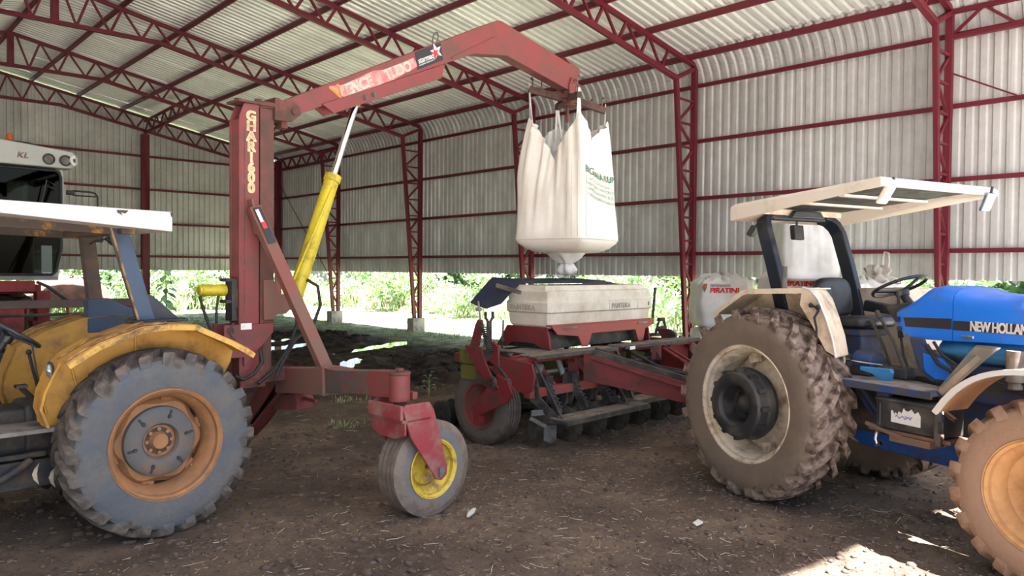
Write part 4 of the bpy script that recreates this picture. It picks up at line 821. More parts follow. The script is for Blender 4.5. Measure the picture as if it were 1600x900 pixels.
obj('footplate', MB().bb((.62, -.45, .83), (1.45, -.2, .86)).bb((.62, .2, .83), (1.45, .56, .86)), M['grey_dust'], yt, bev=.004)
obj('pedal_arm', MB().tube([(.80, .30, 1.12), (.70, .30, 1.0), (.62, .30, .95)], .018).box((.80, .30, 1.13), (.07, .08, .02)).tube([(.72, .25, 1.42), (.69, .25, 1.2), (.66, .25, 1.05)], .006), M['black'], yt)
obj('lever', MB().tube([(.55, -.25, .98), (.60, -.25, 1.2), (.62, -.25, 1.3)], .012).sphere((.62, -.25, 1.31), .022, 8, 6), M['black'], yt)
obj('lower_housing', MB().bb((.6, -.30, .40), (1.6, .30, .60)).tube([(.75, .36, .62), (.85, .36, .55), (.95, .36, .50), (1.2, .36, .48)], .03).bb((.65, .25, .62), (1.5, .33, .66)), M['engine'], yt, bev=.02)
for q_, (x_, z_) in enumerate(((.64, .58), (.74, .62))): obj('husk', MB().loft([[(x_+.02*math.sin(t*3), .50, z_+.02-t*.16)]*2 if False else [(x_+.03*math.sin(t*3)+w*.014*math.sin(t*PI)+w*.002, .50+.004*w, z_-t*.15) for w in (-1, 1)] for t in (0, .25, .5, .75, 1)], closed=False), M['straw'], yt, fix=False, label='pale dry husk caught under the footplate')
RG, WG = .40, .20
obj('front_tire', tyre_ribbed(RG, WG, .21, 3), M['rubber'], yt, loc=(2.2, .62, RG-.005)); obj('front_tire', tyre_ribbed(RG, WG, .21, 3), M['rubber'], yt, loc=(2.2, -.62, RG-.005))
obj('front_rim', rim_mb(.208, WG), M['rim_orange'], yt, loc=(2.2, .62, RG-.005)); obj('front_rim', rim_mb(.208, WG), M['rim_orange'], yt, loc=(2.2, -.62, RG-.005))
obj('front_axle', MB().beam((2.2, -.58, .42), (2.2, .58, .42), .10, .10).bb((2.0, -.15, .45), (2.4, .15, .7)), M['engine'], yt)
obj('hood', MB().loft([hood_ring(1.28, .27, 1.46, .95, .09), hood_ring(2.3, .26, 1.40, .95, .09), hood_ring(2.5, .22, 1.30, .8, .08)]), M['yellow'], yt, smooth=50)
obj('rear_linkage', MB().beam((-.2, -.25, .55), (-.78, -.36, .72), .05, .07).beam((-.2, .25, .55), (-.78, .36, .72), .05, .07).beam((-.25, 0, .95), (-.72, 0, 1.38), .05, .05).tube([(-.50, .28, 1.18), (-.60, .25, 1.12), (-.75, .22, 1.05)], .03, 8), M['black'], yt)
# ------------------------------------------------------------------ bag lifter behind the yellow tractor
AZH, AZL = 267.1, 177.1
yo = V((1.87, 6.53, 0)); yx = V((math.sin(math.radians(AZH)), math.cos(math.radians(AZH)), 0)); yy = V((math.sin(math.radians(AZL)), math.cos(math.radians(AZL)), 0))
lb_ = yo - yx*1.1
lf_ = thing('bag_lifter', lb_, math.radians(90-AZH), 'red hydraulic bag lifter with tall mast, yellow cylinder and boom holding the white bag', 'lifter')
OFF = (1.1, 0, 0)
def lo(name, mb, m, parent=None, bev=.006, **k): return obj(name, mb, m, parent or lf_, bev, loc=OFF if parent is None else (0, 0, 0), **k)
mast = lo('mast', MB().prism_xz([(-.905, .98), (-.905, 3.30), (-.945, 3.41), (-1.085, 3.42), (-1.085, .98)], .065, .09).prism_xz([(-.905, .98), (-.905, 3.30), (-.945, 3.41), (-1.085, 3.42), (-1.085, .98)], -.09, -.065).bb((-.94, -.07, .98), (-.90, .07, 3.27)).bb((-.915, -.095, .98), (-.895, -.06, 3.27)).bb((-.915, .06, .98), (-.895, .095, 3.27)), M['lift_red'])
obj('mast_seam', MB().bb((-.950, .088, 1.55), (-.944, .093, 1.95)).bb((-.950, .088, 2.0), (-.944, .093, 2.7)).bb((-.950, .088, 2.75), (-.944, .093, 3.2)), M['lift_rust'], mast)
obj('mast_cap', MB().bb((-.88, -.115, 3.415), (-1.16, .115, 3.435)).cyl((-1.165, 0, 3.41), (-1.165, 0, 3.445), .135, n=24).cyl((-.93, 0, 3.43), (-.93, 0, 3.46), .03).cyl((-1.09, .06, 3.43), (-1.09, .06, 3.47), .03), M['lift_rust'], mast)
for sg in (1, -1):
    hp = lo('hitch_plate', MB().prism_xz([(x_-.03, z_) for x_, z_ in ((-.72, 1.47), (-1.18, 1.47), (-1.18, 1.39), (-1.04, 1.24), (-.93, 1.13), (-.90, 1.10), (-.90, 1.18), (-.74, 1.18), (-.72, 1.21))], sg*.09, sg*.115), M['lift_red'])
    if sg > 0:
        obj('pin_hole', MB().lathe([(0, .032), (.006, .032)], 16, (-.805, .114, 1.42), (0, 1, 0)), M['black'], hp); obj('pin_hole', MB().lathe([(0, .020), (.006, .020)], 16, (-.805, .114, 1.245), (0, 1, 0)), M['black'], hp)
        obj('pin', MB().lathe([(0, .035), (.012, .035)], 16, (-.815, .114, 1.335), (0, 1, 0)).tube([(-.86+.06*math.cos(a), .118, 1.42+.07*math.sin(a)) for a in np.linspace(-1, 1.2, 8)], .008, 6), M['lift_rust'], hp)
        st_ = obj('sticker', MB().bb((-.90, .115, 1.425), (-1.0, .118, 1.48)), M['decal_white'], hp); obj('sticker_mark', MB().bb((-.908, .118, 1.437), (-.94, .120, 1.468)), M['decal_cream'], st_)
        obj('sticker', MB().bb((-.892, .02, 1.62), (-.895, .06, 1.78)), M['brass'], hp)
lo('mast_foot', MB().bb((-.91, -.10, .90), (-1.15, .085, 1.10)).bb((-1.0, -.12, .93), (-1.45, .05, 1.04)), M['lift_rust'])
lo('slew_post', MB().bb((-1.10, -.08, 1.42), (-1.235, .08, 3.40)).cyl((-1.17, 0, 1.0), (-1.17, 0, 1.45), .07).cyl((-1.17, 0, 3.395), (-1.17, 0, 3.425), .11, n=24), mat('post_brown_red', (.17, .055, .045), .75, dirt=(.09, .05, .038), amt=.55, dscale=4, soft=.2))
lo('post_bracket', MB().prism_xz([(-1.12, 1.86), (-1.22, 1.86), (-1.27, 1.74), (-1.40, 1.70), (-1.42, 1.62), (-1.34, 1.55), (-1.25, 1.55), (-1.22, 1.50), (-1.12, 1.50)], .07, .11).prism_xz([(-1.12, 1.86), (-1.22, 1.86), (-1.27, 1.74), (-1.40, 1.70), (-1.50, 1.62), (-1.34, 1.55), (-1.12, 1.50)], -.11, -.07).bb((-1.14, -.1, 1.5), (-1.22, .1, 1.85)), M['lift_mud'])
# lettering on the mast
for i, ch in enumerate('GHAR1600'):
    z = 3.345 - i*.0905
    text('lettering', ch, .118, M['decal_cream'], mast, (-1.010, .0925, z-.078), (-1, 0, 0), (0, 0, 1), sx=1.05, bold=.007, ext=.001, align='CENTER')
# boom
bp = [(-1.34, 3.50), (-4.06, 4.875), (-4.13, 4.885), (-5.56, 4.60), (-5.56, 4.33), (-5.33, 4.30), (-4.23, 4.50), (-3.70, 4.415), (-1.30, 3.31)]
boom = lo('boom', MB().prism_xz(bp, -.075, .075), M['lift_red'])
obj('boom_plate', MB().prism_xz([(-1.72, 3.525), (-1.85, 3.455), (-3.20, 4.04), (-3.25, 4.205)], .072, .095).prism_xz([(-1.72, 3.525), (-1.85, 3.455), (-3.20, 4.04), (-3.25, 4.205)], -.095, -.072), M['lift_red'], boom, bev=.004)
obj('boom_gusset', MB().prism_xz([(-3.35, 4.30), (-4.02, 4.68), (-4.02, 4.67), (-3.36, 4.285)], .075, .085), M['lift_red'], boom)
for q_ in ((-2.21, .094, 3.665), (-2.31, .094, 3.715)): obj('pivot_bolt', MB().lathe([(0, .032), (.010, .032), (.010, .02), (.022, .02)], 16, q_, (0, 1, 0)), M['bare'], boom)
lo('boom_bracket', MB().bb((-1.22, -.125, 3.30), (-1.27, .125, 3.50)).prism_xz([(-1.25, 3.49), (-1.40, 3.49), (-1.47, 3.45), (-1.48, 3.38), (-1.40, 3.31), (-1.25, 3.30)], .08, .12).prism_xz([(-1.25, 3.49), (-1.40, 3.49), (-1.47, 3.45), (-1.48, 3.38), (-1.40, 3.31), (-1.25, 3.30)], -.12, -.08).bolts([(-1.41, .12, 3.40)], (0, 1, 0), .03, .02).bb((-1.32, -.06, 3.25), (-1.38, .06, 3.31)), M['lift_rust'])
obj('lifting_ring', MB().tube([(-3.16+.035*math.cos(a)-.02*math.sin(a), .03, 4.47+.075*math.sin(a)) for a in np.linspace(0, 2*PI, 14, endpoint=False)], .008, 6, True), M['bare'], boom)
bd = V((-1, 0, .5055)).normalized(); bu = V((.5055, 0, 1)).normalized()
def onb(x, dv): p = V((x, .0765, 3.50+(-1.34-x)*.5055)); return p - bu*dv
dc = MB(); a0, a1 = onb(-1.78, .115), onb(-3.20, .105)
def along(x, dv): return tuple(onb(x, dv))
dc.prism([along(-1.79, .02), along(-1.93, .055), along(-2.05, .05), along(-2.3, .035), along(-2.42, .06), along(-2.62, .06), along(-2.80, .055), along(-2.82, .15), along(-2.5, .185), along(-2.2, .18), along(-1.90, .17)], (0, .0015, 0))
obj('name_decal', dc, M['decal_pink'], boom)
o_ = onb(-1.82, .165); text('lettering', 'V', .19, M['decal_orange'], boom, (o_.x, .0790, o_.z), bd, bu, sx=.95, bold=.006, ext=.001, shear=-.25)
o_ = onb(-1.945, .162); text('lettering', 'ENCE', .148, M['decal_pale'], boom, (o_.x, .0790, o_.z), bd, bu, sx=.92, bold=.006, ext=.001)
o_ = onb(-2.41, .162); text('lettering', 'TUDO', .138, M['decal_pale'], boom, (o_.x, .0790, o_.z), bd, bu, sx=.92, bold=.006, ext=.001)
o_ = [along(-2.84, .01), along(-3.19, .01), along(-3.15, .185), along(-2.80, .185)]
pl_ = obj('dealer_plate', MB().prism(o_, (0, .004, 0)), M['decal_black'], boom)
o_ = onb(-2.835, .13); text('lettering', 'starmaq', .082, M['decal_white'], pl_, (o_.x, .0815, o_.z), bd, bu, sx=.90, bold=.0025, ext=.0008, shear=.25)
o_ = onb(-2.83, .155); text('lettering', 'MAQUINAS AGRICOLAS', .020, M['decal_white'], pl_, (o_.x, .0815, o_.z), bd, bu, sx=1.0, ext=.0008)
def star(c_, r, m, y, rot, nm):
    pts = []
    for k in range(10):
        a = PI/2+rot+k*PI/5; rr = r if k % 2 == 0 else r*.40; q = c_ + bd*(rr*math.cos(a)) + bu*(rr*math.sin(a)); pts.append((q.x, y, q.z))
    obj(nm, MB().prism(pts, (0, .001, 0)), m, pl_)
star(onb(-3.10, .075), .088, M['decal_white'], .0802, .05, 'white_star'); star(onb(-3.08, .09), .066, M['decal_red'], .0815, .15, 'red_star')
# hydraulic cylinder
ca, cb, cc = V((-1.47, .02, 1.68)), V((-1.89, .02, 2.865)), V((-2.17, .02, 3.66))
cy = lo('cylinder_barrel', MB().cyl(ca, cb, .072, n=24).cyl(cb-(cb-ca).normalized()*.06, cb+(cb-ca).normalized()*.01, .082, n=24).tube([ca+V((.055, .075, .16)), cb+V((.055, .075, -.12))], .012, 8).bb(tuple(ca+V((-.05, -.04, -.10))), tuple(ca+V((.05, .04, .03)))), M['cyl_yellow'], bev=.004)
obj('cylinder_rod', MB().cyl(cb, cc, .033, n=20), M['chrome'], lf_, loc=OFF)
lo('rod_eye', MB().cyl(cc-(cc-cb).normalized()*.08, cc, .042, .048, n=16).cyl(cc+V((0, -.06, .02)), cc+V((0, .06, .02)), .045), M['cyl_yellow'], bev=0)
lo('hydraulic_hose', MB().tube([(-1.56, .10, 1.86), (-1.66, .12, 1.80), (-1.69, .12, 1.62), (-1.62, .12, 1.45), (-1.42, .12, 1.30), (-1.28, .14, 1.10), (-1.20, .16, .95)], .016).tube([(-1.46, .06, 1.60), (-1.48, .06, 1.45), (-1.38, .10, 1.25), (-1.22, .12, 1.05), (-1.05, .14, .94)], .016).tube([(-1.05, .17, 1.25), (-1.06, .19, 1.14), (-.98, .2, 1.04), (-.88, .2, 1.0), (-.80, .2, 1.04)], .017), M['rubber'], bev=0)
sc_ = lo('slew_cylinder', MB().cyl((-.62, -.05, 1.77), (-.84, -.05, 1.77), .052, n=20).cyl((-.60, -.05, 1.77), (-.63, -.05, 1.77), .045, n=20), M['cyl_yellow'], bev=.006)
lo('slew_bracket', MB().bb((-.845, -.07, 1.50), (-.90, .06, 1.86)).bb((-.80, -.09, 1.845), (-.90, .05, 1.875)).bb((-.80, -.09, 1.655), (-.90, .05, 1.685)), M['black'])
lo('hydraulic_hose', MB().tube([(-.61, -.05, 1.72), (-.63, -.02, 1.60), (-.68, .02, 1.42), (-.73, .05, 1.25)], .014).tube([(-.76, -.02, 1.72), (-.735, 0, 1.6), (-.735, 0, 1.48)], .012), M['rubber'], bev=0)
# diagonal brace and outrigger beam
br = lo('brace', MB().beam((-1.005, .14, 2.50), (-1.46, .60, 1.06), .11, .085, (0, 1, 0)).prism_xz([(-.97, 2.57), (-.99, 2.57), (-1.10, 2.24), (-1.03, 2.26)], .09, .17), M['lift_mud'])
d_ = (V((-1.46, .60, 1.06))-V((-1.005, .14, 2.50))).normalized(); n_ = d_.cross(V((0, 1, 0))).normalized(); n_ = n_ if n_.x > 0 else -n_; f_ = n_.cross(d_); f_ = f_ if f_.y > 0 else -f_
s0 = V((-1.005, .14, 2.50))+d_*.02+f_*.057; st_ = obj('brace_sticker', MB().prism([s0+n_*.036, s0+d_*.34+n_*.036, s0+d_*.34-n_*.036, s0-n_*.036], f_*.002), M['decal_black'], br)
obj('sticker_mark', MB().prism([s0+d_*.13+n_*.024+f_*.002, s0+d_*.20+n_*.024+f_*.002, s0+d_*.20-n_*.014+f_*.002, s0+d_*.13-n_*.014+f_*.002], f_*.002), M['decal_red'], st_)
obj('sticker_mark', MB().prism([s0+d_*.02+n_*.026+f_*.002, s0+d_*.14+n_*.026+f_*.002, s0+d_*.14-n_*.004+f_*.002, s0+d_*.02-n_*.004+f_*.002], f_*.002), M['decal_white'], st_)
lo('outrigger_sleeve', MB().beam((-1.45, -.15, .905), (-1.45, .68, .985), .17, .235).beam((-1.45, .66, .985), (-1.45, .70, .987), .19, .25).bb((-1.37, .55, 1.09), (-1.56, .88, 1.105)), M['lift_mud'])
ib = lo('outrigger_beam', MB().beam((-1.45, .60, .98), (-1.45, 1.36, 1.045), .14, .195), M['bare'], label='outrigger beam worn to bare metal')
obj('paint_patch', MB().prism([(-1.522, .86, 1.055), (-1.522, .98, 1.06), (-1.522, 1.0, .97), (-1.522, .87, .95)], (-.002, 0, 0)).prism([(-1.522, 1.08, 1.085), (-1.522, 1.24, 1.09), (-1.522, 1.30, 1.03), (-1.522, 1.24, .96), (-1.522, 1.09, .955)], (-.002, 0, 0)), M['fresh_red'], ib)
obj('pin_hole', MB().lathe([(0, .016), (.004, .016)], 12, (-1.5225, .80, 1.02), (-1, 0, 0)).lathe([(0, .016), (.004, .016)], 12, (-1.5225, 1.10, 1.04), (-1, 0, 0)), M['black'], ib)
lo('outrigger_end', MB().beam((-1.45, 1.34, 1.042), (-1.45, 1.66, 1.065), .15, .205), M['lift_red'])
obj('yellow_mark', MB().prism([(-1.526, 1.44, 1.06), (-1.526, 1.49, 1.06), (-1.526, 1.49, 1.025), (-1.526, 1.44, 1.025), (-1.526, 1.44, 1.034), (-1.526, 1.48, 1.034), (-1.526, 1.48, 1.051), (-1.526, 1.44, 1.051)], (-.002, 0, 0)), M['decal_cream'], lf_, loc=OFF)
lo('pivot_tube', MB().cyl((-1.45, 1.66, .93), (-1.45, 1.66, 1.14), .083, n=24).bb((-1.52, 1.68, .94), (-1.57, 1.74, 1.0)), M['lift_red'])
lo('pivot_cap', MB().cyl((-1.45, 1.66, 1.14), (-1.45, 1.66, 1.165), .088, n=24).cyl((-1.45, 1.66, 1.165), (-1.45, 1.66, 1.19), .035, n=6).cyl((-1.45, 1.66, .85), (-1.45, 1.66, .93), .05), M['lift_rust'])
lo('frame_leg', MB().prism_yz([(.02, 1.04), (-.38, 1.04), (-.86, .42), (-.80, .26), (-.55, .42), (-.10, .80), (.0, .86)], -1.50, -1.52).prism_yz([(.0, 1.02), (-.38, 1.02), (-.86, .42), (-.82, .30)], -1.38, -1.40).beam((-1.45, -.36, 1.0), (-1.45, -.84, .38), .16, .03).beam((-1.45, -.05, .83), (-1.45, -.80, .27), .14, .03).bb((-1.40, -.45, .93), (-1.60, .1, .945)), M['lift_red'])
lo('leg_flange', MB().prism_yz([(-.26, .76), (.12, .80), (.16, .74), (.15, .66), (-.28, .60)], -1.42, -1.60).beam((-1.5, .10, .76), (-1.5, .36, .755), .03, .03), M['lift_red'])
# caster
fork = lo('caster_fork', MB().prism_xz([(-1.325, .905), (-1.36, .935), (-1.585, .935), (-1.63, .87), (-1.77, .40), (-1.765, .33), (-1.71, .295), (-1.655, .31), (-1.62, .37), (-1.40, .68)], 1.845, 1.87).prism_xz([(-1.325, .905), (-1.36, .935), (-1.585, .935), (-1.63, .87), (-1.77, .40), (-1.71, .295), (-1.655, .31), (-1.40, .68)], 1.45, 1.475).bb((-1.32, 1.45, .795), (-1.60, 1.87, .82)).bb((-1.30, 1.45, .82), (-1.33, 1.87, .93)).prism_yz([(1.45, .82), (1.87, .82), (1.87, .70), (1.75, .66), (1.55, .66), (1.45, .70)], -1.34, -1.36), M['fresh_red'])
fork.data.materials.clear(); fork.data.materials.append(mat('caster_red', (.26, .035, .045), .55, dirt=(.26, .15, .12), amt=.38, dscale=6, soft=.15))
RCW, WCW = .385, .27
lo('caster_tire', tyre_ribbed(RCW, WCW, .215, 4), tyre_mat('road_tyre', (.13, .145, .165), (.20, .16, .13), RCW, WCW, .95, (.15, .12, .095)), bev=0).location = (1.1-1.70, 1.66, RCW-.01)
o = lo('caster_rim', rim_mb(.215, WCW, .018).lathe([(-.02, .17), (.03, .14), (.03, .04), (.05, .04), (.05, .03), (.02, .03), (.0, .13), (-.04, .17)], 32, loop=True), M['rim_yellow'], bev=0); o.location = (1.1-1.70, 1.66, RCW-.01)
o = lo('axle_bolt', MB().cyl((0, -.22, 0), (0, .225, 0), .018, n=12).lathe([(0, .03), (.02, .03)], 6, (0, .21, 0), (0, 1, 0)).bb((-.012, .21, -.055), (.018, .222, .02)), mat('bolt_grey', (.16, .19, .20), .6, .4), bev=0); o.location = (1.1-1.70, 1.66, RCW-.005)
# spreader
def ydir(az): return V((math.cos(math.radians(az-AZH)), math.cos(math.radians(az-AZL)), 0))
SC = V((-5.43, 0, 4.20)); AE = {211: -.06, 301: .10, 121: -.13, 31: .0}
lo('tip_clevis', MB().prism_xz([(-5.36, 4.20), (-5.35, 4.36), (-5.40, 4.46), (-5.50, 4.46), (-5.52, 4.38), (-5.52, 4.20)], .075, .10).prism_xz([(-5.36, 4.20), (-5.40, 4.46), (-5.50, 4.46), (-5.52, 4.20)], -.10, -.075).bolts([(-5.45, .10, 4.42)], (0, 1, 0), .032, .02).prism_xz([(-5.30, 4.70), (-5.60, 4.62), (-5.60, 4.52), (-5.52, 4.58)], -.06, .06), M['lift_red'])
lo('swivel', MB().cyl(SC+V((0, 0, -.06)), SC+V((0, 0, .10)), .075, n=20).cyl(SC+V((0, 0, -.10)), SC+V((0, 0, -.06)), .13, .10, n=20).cyl(SC+V((0, 0, -.30)), SC+V((0, 0, -.10)), .022, n=8).box(SC+V((0, 0, .02)), (.22, .16, .06)), M['lift_rust'])
TIPS = {}
for az, dz in AE.items():
    e = ydir(az)*.52 + SC + V((0, 0, dz)); a = ydir(az)*.05+SC; TIPS[az] = e; s = V((-ydir(az).y, ydir(az).x, 0))
    arm = lo('spreader_arm', MB().beam(a+V((0, 0, .01)), (a+e)/2, .075, .10, (0, 0, 1), .065, .085).beam((a+e)/2, e, .065, .085, (0, 0, 1), .06, .085), mat('rusty_arm', (.12, .055, .042), .85, dirt=(.065, .04, .032), amt=.5, dscale=9, bump=.2) if az == 211 else bpy.data.materials['rusty_arm'])
    d = ydir(az)
    for q in (0, 1):
        b0 = e - d*(.05+.12*q) + V((0, 0, .04)); w = (s if q else -s)
        obj('hook', MB().tube([b0, b0+V((0, 0, .08)), b0+V((0, 0, .11))+w*.015, b0+V((0, 0, .125))+w*.05, b0+V((0, 0, .10))+w*.08], .010, 6), M['bare'], arm)

# ------------------------------------------------------------------ big bags
def bag_shell(wb, wm, wt, zb, ztc, dip, fold=.012, belly=.12, n=96, seed=0, rnd=.24, sagtop=0.0, nz=26, fdip=False):
    """corner-lifted square bag: bottom, middle and top half widths, corner height and dip between corners"""
    g = np.random.default_rng(seed); ph = g.uniform(0, 6, 8); rings = []
    def outline(hw, rd, t):
        pts = []
        for k in range(n):
            a = 2*PI*k/n; c, s = math.cos(a), math.sin(a); e = rd; r = 1/((abs(c)**(2/e)+abs(s)**(2/e))**(e/2)); pts.append((r*c*hw, r*s*hw, a))
        return pts
    for i in range(5):                                   # rounded base
        t = i/4; hw = wb*(.42+.58*math.sin(t*PI/2)**.8)
        rings.append([V((x, y, zb-belly*math.cos(t*PI/2)**1.3)) for x, y, a in outline(hw, .5-(.5-rnd)*t, 0)])
    for i in range(1, nz+1):
        t = i/nz; hw = wb+(wm-wb)*math.sin(min(t/.5, 1)*PI/2) if t < .5 else wm+(wt-wm)*((t-.5)/.5)**1.3
        r_ = []
        for x, y, a in outline(hw, rnd+.10*math.sin(t*PI), t):
            cor = abs(math.sin(2*a)); q = (1-cor)
            if fdip: q = min(1, math.tan(abs((a % (PI/2))-PI/4)))
            zt = ztc - (dip*(1 if not fdip else 1.12 if abs(a-1.5*PI) < PI/4 else .62 if (a < PI/4 or a > 1.75*PI) else .42))*((1-(1-min(1, q*1.06))**2.2) if not fdip else q**.8)
            z = zb + (zt-zb)*t
            f = fold*(t**.8)*(math.sin(23*a+ph[0]+2.2*t)+.6*math.sin(37*a+ph[1]-1.7*t)+.5*math.sin(11*a+ph[2]+3*t))*(.35+.65*cor)
            f += .012*math.sin(3*a+ph[3]+5*t)+.008*math.sin(7*a+ph[4]-6*t)
            bulge = -.05*q*max(0, t-.55)/.45; k = 1+(f+bulge)/max(.2, math.hypot(x, y)); r_.append(V((x*k, y*k, z+sagtop*t*math.sin(5*a+ph[5])*.5+sagtop*t*math.sin(13*a+ph[6])*.35)))
        rings.append(r_)
    return rings
bc = yo + yx*(-5.45)
hb_ = thing('big_bag', (bc.x, bc.y, 2.0), math.radians(90-166), 'white woven bulk bag with green lettering, hanging from the red boom over the hopper', 'bag')
rg = bag_shell(.525, .50, .40, .36, 1.94, .52, .024, .17, seed=4, rnd=.17, fdip=True, n=128)
mb = MB().loft(rg, True, False)
inner = [[V((p.x*.985, p.y*.985, p.z-.005)) for p in r] for r in rg[4:]]
mb.loft(inner, True, False)
hbag = obj('bag_body', mb, M['bag'], hb_, smooth=80, fix=False)
for az, loc_ in ((211, (1, -1)), (301, (-1, -1)), (121, (1, 1)), (31, (-1, 1))):
    tipw = lb_ + yx*(TIPS[az].x+1.1) + yy*TIPS[az].y + V((0, 0, TIPS[az].z+.03))
    rz = math.radians(90-166); dl = tipw - V((bc.x, bc.y, 2.0)); tip = V((dl.x*math.cos(-rz)-dl.y*math.sin(-rz), dl.x*math.sin(-rz)+dl.y*math.cos(-rz), dl.z))
    mb = MB(); cx_, cy_ = loc_
    for s_ in (-1, 1):
        b_ = V((cx_*(.375-.02*max(0, s_*cx_)), cy_*(.375), 1.86)) + (V((-.05*cx_, 0, -.10)) if s_ < 0 else V((0, -.05*cy_, -.10)))
        d = (tip-b_); mb.beam(b_, b_+d*.5, .028, .008, (cx_, cy_, 0)); mb.beam(b_+d*.5, tip+V((0, 0, .06)), .028, .008, (cx_, cy_, 0))
    obj('lifting_loop', mb, M['bag2'], hb_)
# seams down the front corner, print, spout
def bag_surf(rings, a, z):
    """point on the shell by azimuth (rad) and height"""
    n = len(rings[0]); k = (a/(2*PI)*n) % n; i0, fr_ = int(k) % n, k-int(k); best = None
    colp = [r[i0].lerp(r[(i0+1) % n], fr_) for r in rings[4:]]
    for p, q in zip(colp[:-1], colp[1:]):
        if (p.z-z)*(q.z-z) <= 0 and abs(q.z-p.z) > 1e-6: return p.lerp(q, (z-p.z)/(q.z-p.z))
    return colp[-1]
for da in (-.30, -.20, -.09, .08):
    a = -PI/4+da; obj('seam', MB().tube([bag_surf(rg, a*(1-.0), z)*1.0 + V((math.cos(a)*.004, math.sin(a)*.004, 0)) for z in np.linspace(.38, 1.35, 14)], .003, 4), M['seam'], hb_)
obj('seam', MB().tube([r + V((r.x*.008, r.y*.008, 0)) for r in rg[4]], .005, 4, True), M['seam'], hb_)
def wrap_text(body, size, m, a0, z0, rings, parent, sx=1.0, bold=.001, slope=0.0, curve=0.0, face='x'):
    """letters laid on the bag's +x (or -y) face"""
    t = text('lettering', body, size, m, parent, (0, 0, 0), (1, 0, 0), (0, 1, 0), sx=sx, bold=bold, ext=.0)
    me = t.data
    for v in me.vertices:
        s = v.co.x; z = z0 + v.co.y + slope*s + curve*s*s
        off = a0 + s
        a = math.atan2(off, .47) if face == 'x' else math.atan2(-.47, off)
        p = bag_surf(rings, a, z); nrm = V((1, 0, 0)) if face == 'x' else V((0, -1, 0)); q = p + nrm*.014
        v.co = q
    me.update(); return t
wrap_text('BIGBAHÀ REUP', .115, M['ink_green'], -.44, 1.19, rg, hb_, .98, .002, -.30, .26)
wrap_text('NAO UTILIZAR PARA CONTATO', .044, M['ink_pale'], -.37, 1.10, rg, hb_, .98, .0008, -.30, .26)
wrap_text('NAO FIQUE E ABAIXO QUANDO', .050, M['ink_pale'], -.41, 1.045, rg, hb_, 1.0, .0012, -.30, .26)
wrap_text('O PROLONGAMENTO DESLIZE', .050, M['ink_pale'], -.38, .975, rg, hb_, 1.0, .0012, -.30, .26)
wrap_text('E TRANSPORTADO SACO NAO', .050, M['ink_pale'], -.38, .905, rg, hb_, 1.0, .0012, -.30, .26)
sp_ = MB()
def crumple(r, z, seed, amp=.02, n=40): 
    g = np.random.default_rng(seed); ph = g.uniform(0, 6, 4); return [V((math.cos(2*PI*k/n)*(r+amp*math.sin(5*2*PI*k/n+ph[0])+amp*.6*math.sin(9*2*PI*k/n+ph[1])), math.sin(2*PI*k/n)*(r+amp*math.sin(5*2*PI*k/n+ph[0])+amp*.6*math.sin(8*2*PI*k/n+ph[2])), z+amp*.4*math.sin(3*2*PI*k/n+ph[3]))) for k in range(n)]
sp_.loft([crumple(.29, .25, 1, .006), crumple(.25, .19, 1, .018), crumple(.19, .13, 2, .022), crumple(.12, .085, 2, .022), crumple(.07, .055, 2, .014), crumple(.10, .02, 3, .022), crumple(.12, -.02, 3, .028), crumple(.10, -.07, 4, .026), crumple(.04, -.10, 4, .008)])
obj('discharge_spout', sp_, M['bag2'], hb_, smooth=80)
obj('tie_cord', MB().tube([(.078*math.cos(a), .078*math.sin(a), .055+.004*math.sin(3*a)) for a in np.linspace(0, 2*PI, 16, endpoint=False)], .006, 5, True).tube([(-.07, -.03, .02), (-.10, -.05, -.05), (-.09, -.05, -.18)], .004, 5), M['seam'], hb_)
fl_ = MB(); g = np.random.default_rng(5); rows = []
for j in range(5):
    rows.append([V((-.36+.06*i+.02*g.normal(), .05+.05*j+.02*g.normal(), 1.28+.055*j+.035*g.normal()*(j > 1)+.05*math.sin(i*1.7))) for i in range(12)])
fl_.loft(rows, False, False, closed=False); obj('filling_flap', fl_, M['bag2'], hb_, smooth=80, fix=False)

# ------------------------------------------------------------------ stacked fertiliser bags
def filled_bag(loc_, az, label, w=.53, h=.98, seed=1, top=.14, m=None, print_=None, scale_=1.0):
    t = thing('fertilizer_bag', loc_, math.radians(180-az), label, 'bag', 'stacked white fertilizer bags')
    rg_ = bag_shell(w*.93, w*1.02, w*.94, .05, h, .02, .010, .05, seed=seed, rnd=.30, sagtop=.05, nz=16)
    last = rg_[-1]
    g = np.random.default_rng(seed+50); ph = g.uniform(0, 6, 5)
    for j, (k_, dz) in enumerate(((.86, .05), (.66, .09), (.42, .12), (.18, .14))):
        rg_.append([V((p.x*k_, p.y*k_, p.z+dz*top/.14+.035*math.sin(6*math.atan2(p.y, p.x)+ph[0]+j)+.03*math.sin(11*math.atan2(p.y, p.x)+ph[1]-j*2)+.02*math.sin(17*math.atan2(p.y, p.x)+ph[2]+3*j))) for p in last])
    body = obj('bag_body', MB().loft(rg_), m or M['bag2'], t, smooth=70, fix=False)
    for cx_, cy_ in ((1, -1), (-1, -1), (1, 1), (-1, 1)):
        b0 = V((cx_*w*.80, cy_*w*.80, h-.03)); obj('lifting_loop', MB().tube([b0, b0+V((-.02*cx_, -.03*cy_, .10)), b0+V((-.10*cx_, -.06*cy_, .13)), b0+V((-.16*cx_, -.08*cy_, .06))], .014, 6), M['bag_dirty'], t)
    return t, rg_
B1, B2, B3 = (12.80, 7.88), (12.60, 6.32), (12.42, 5.10)
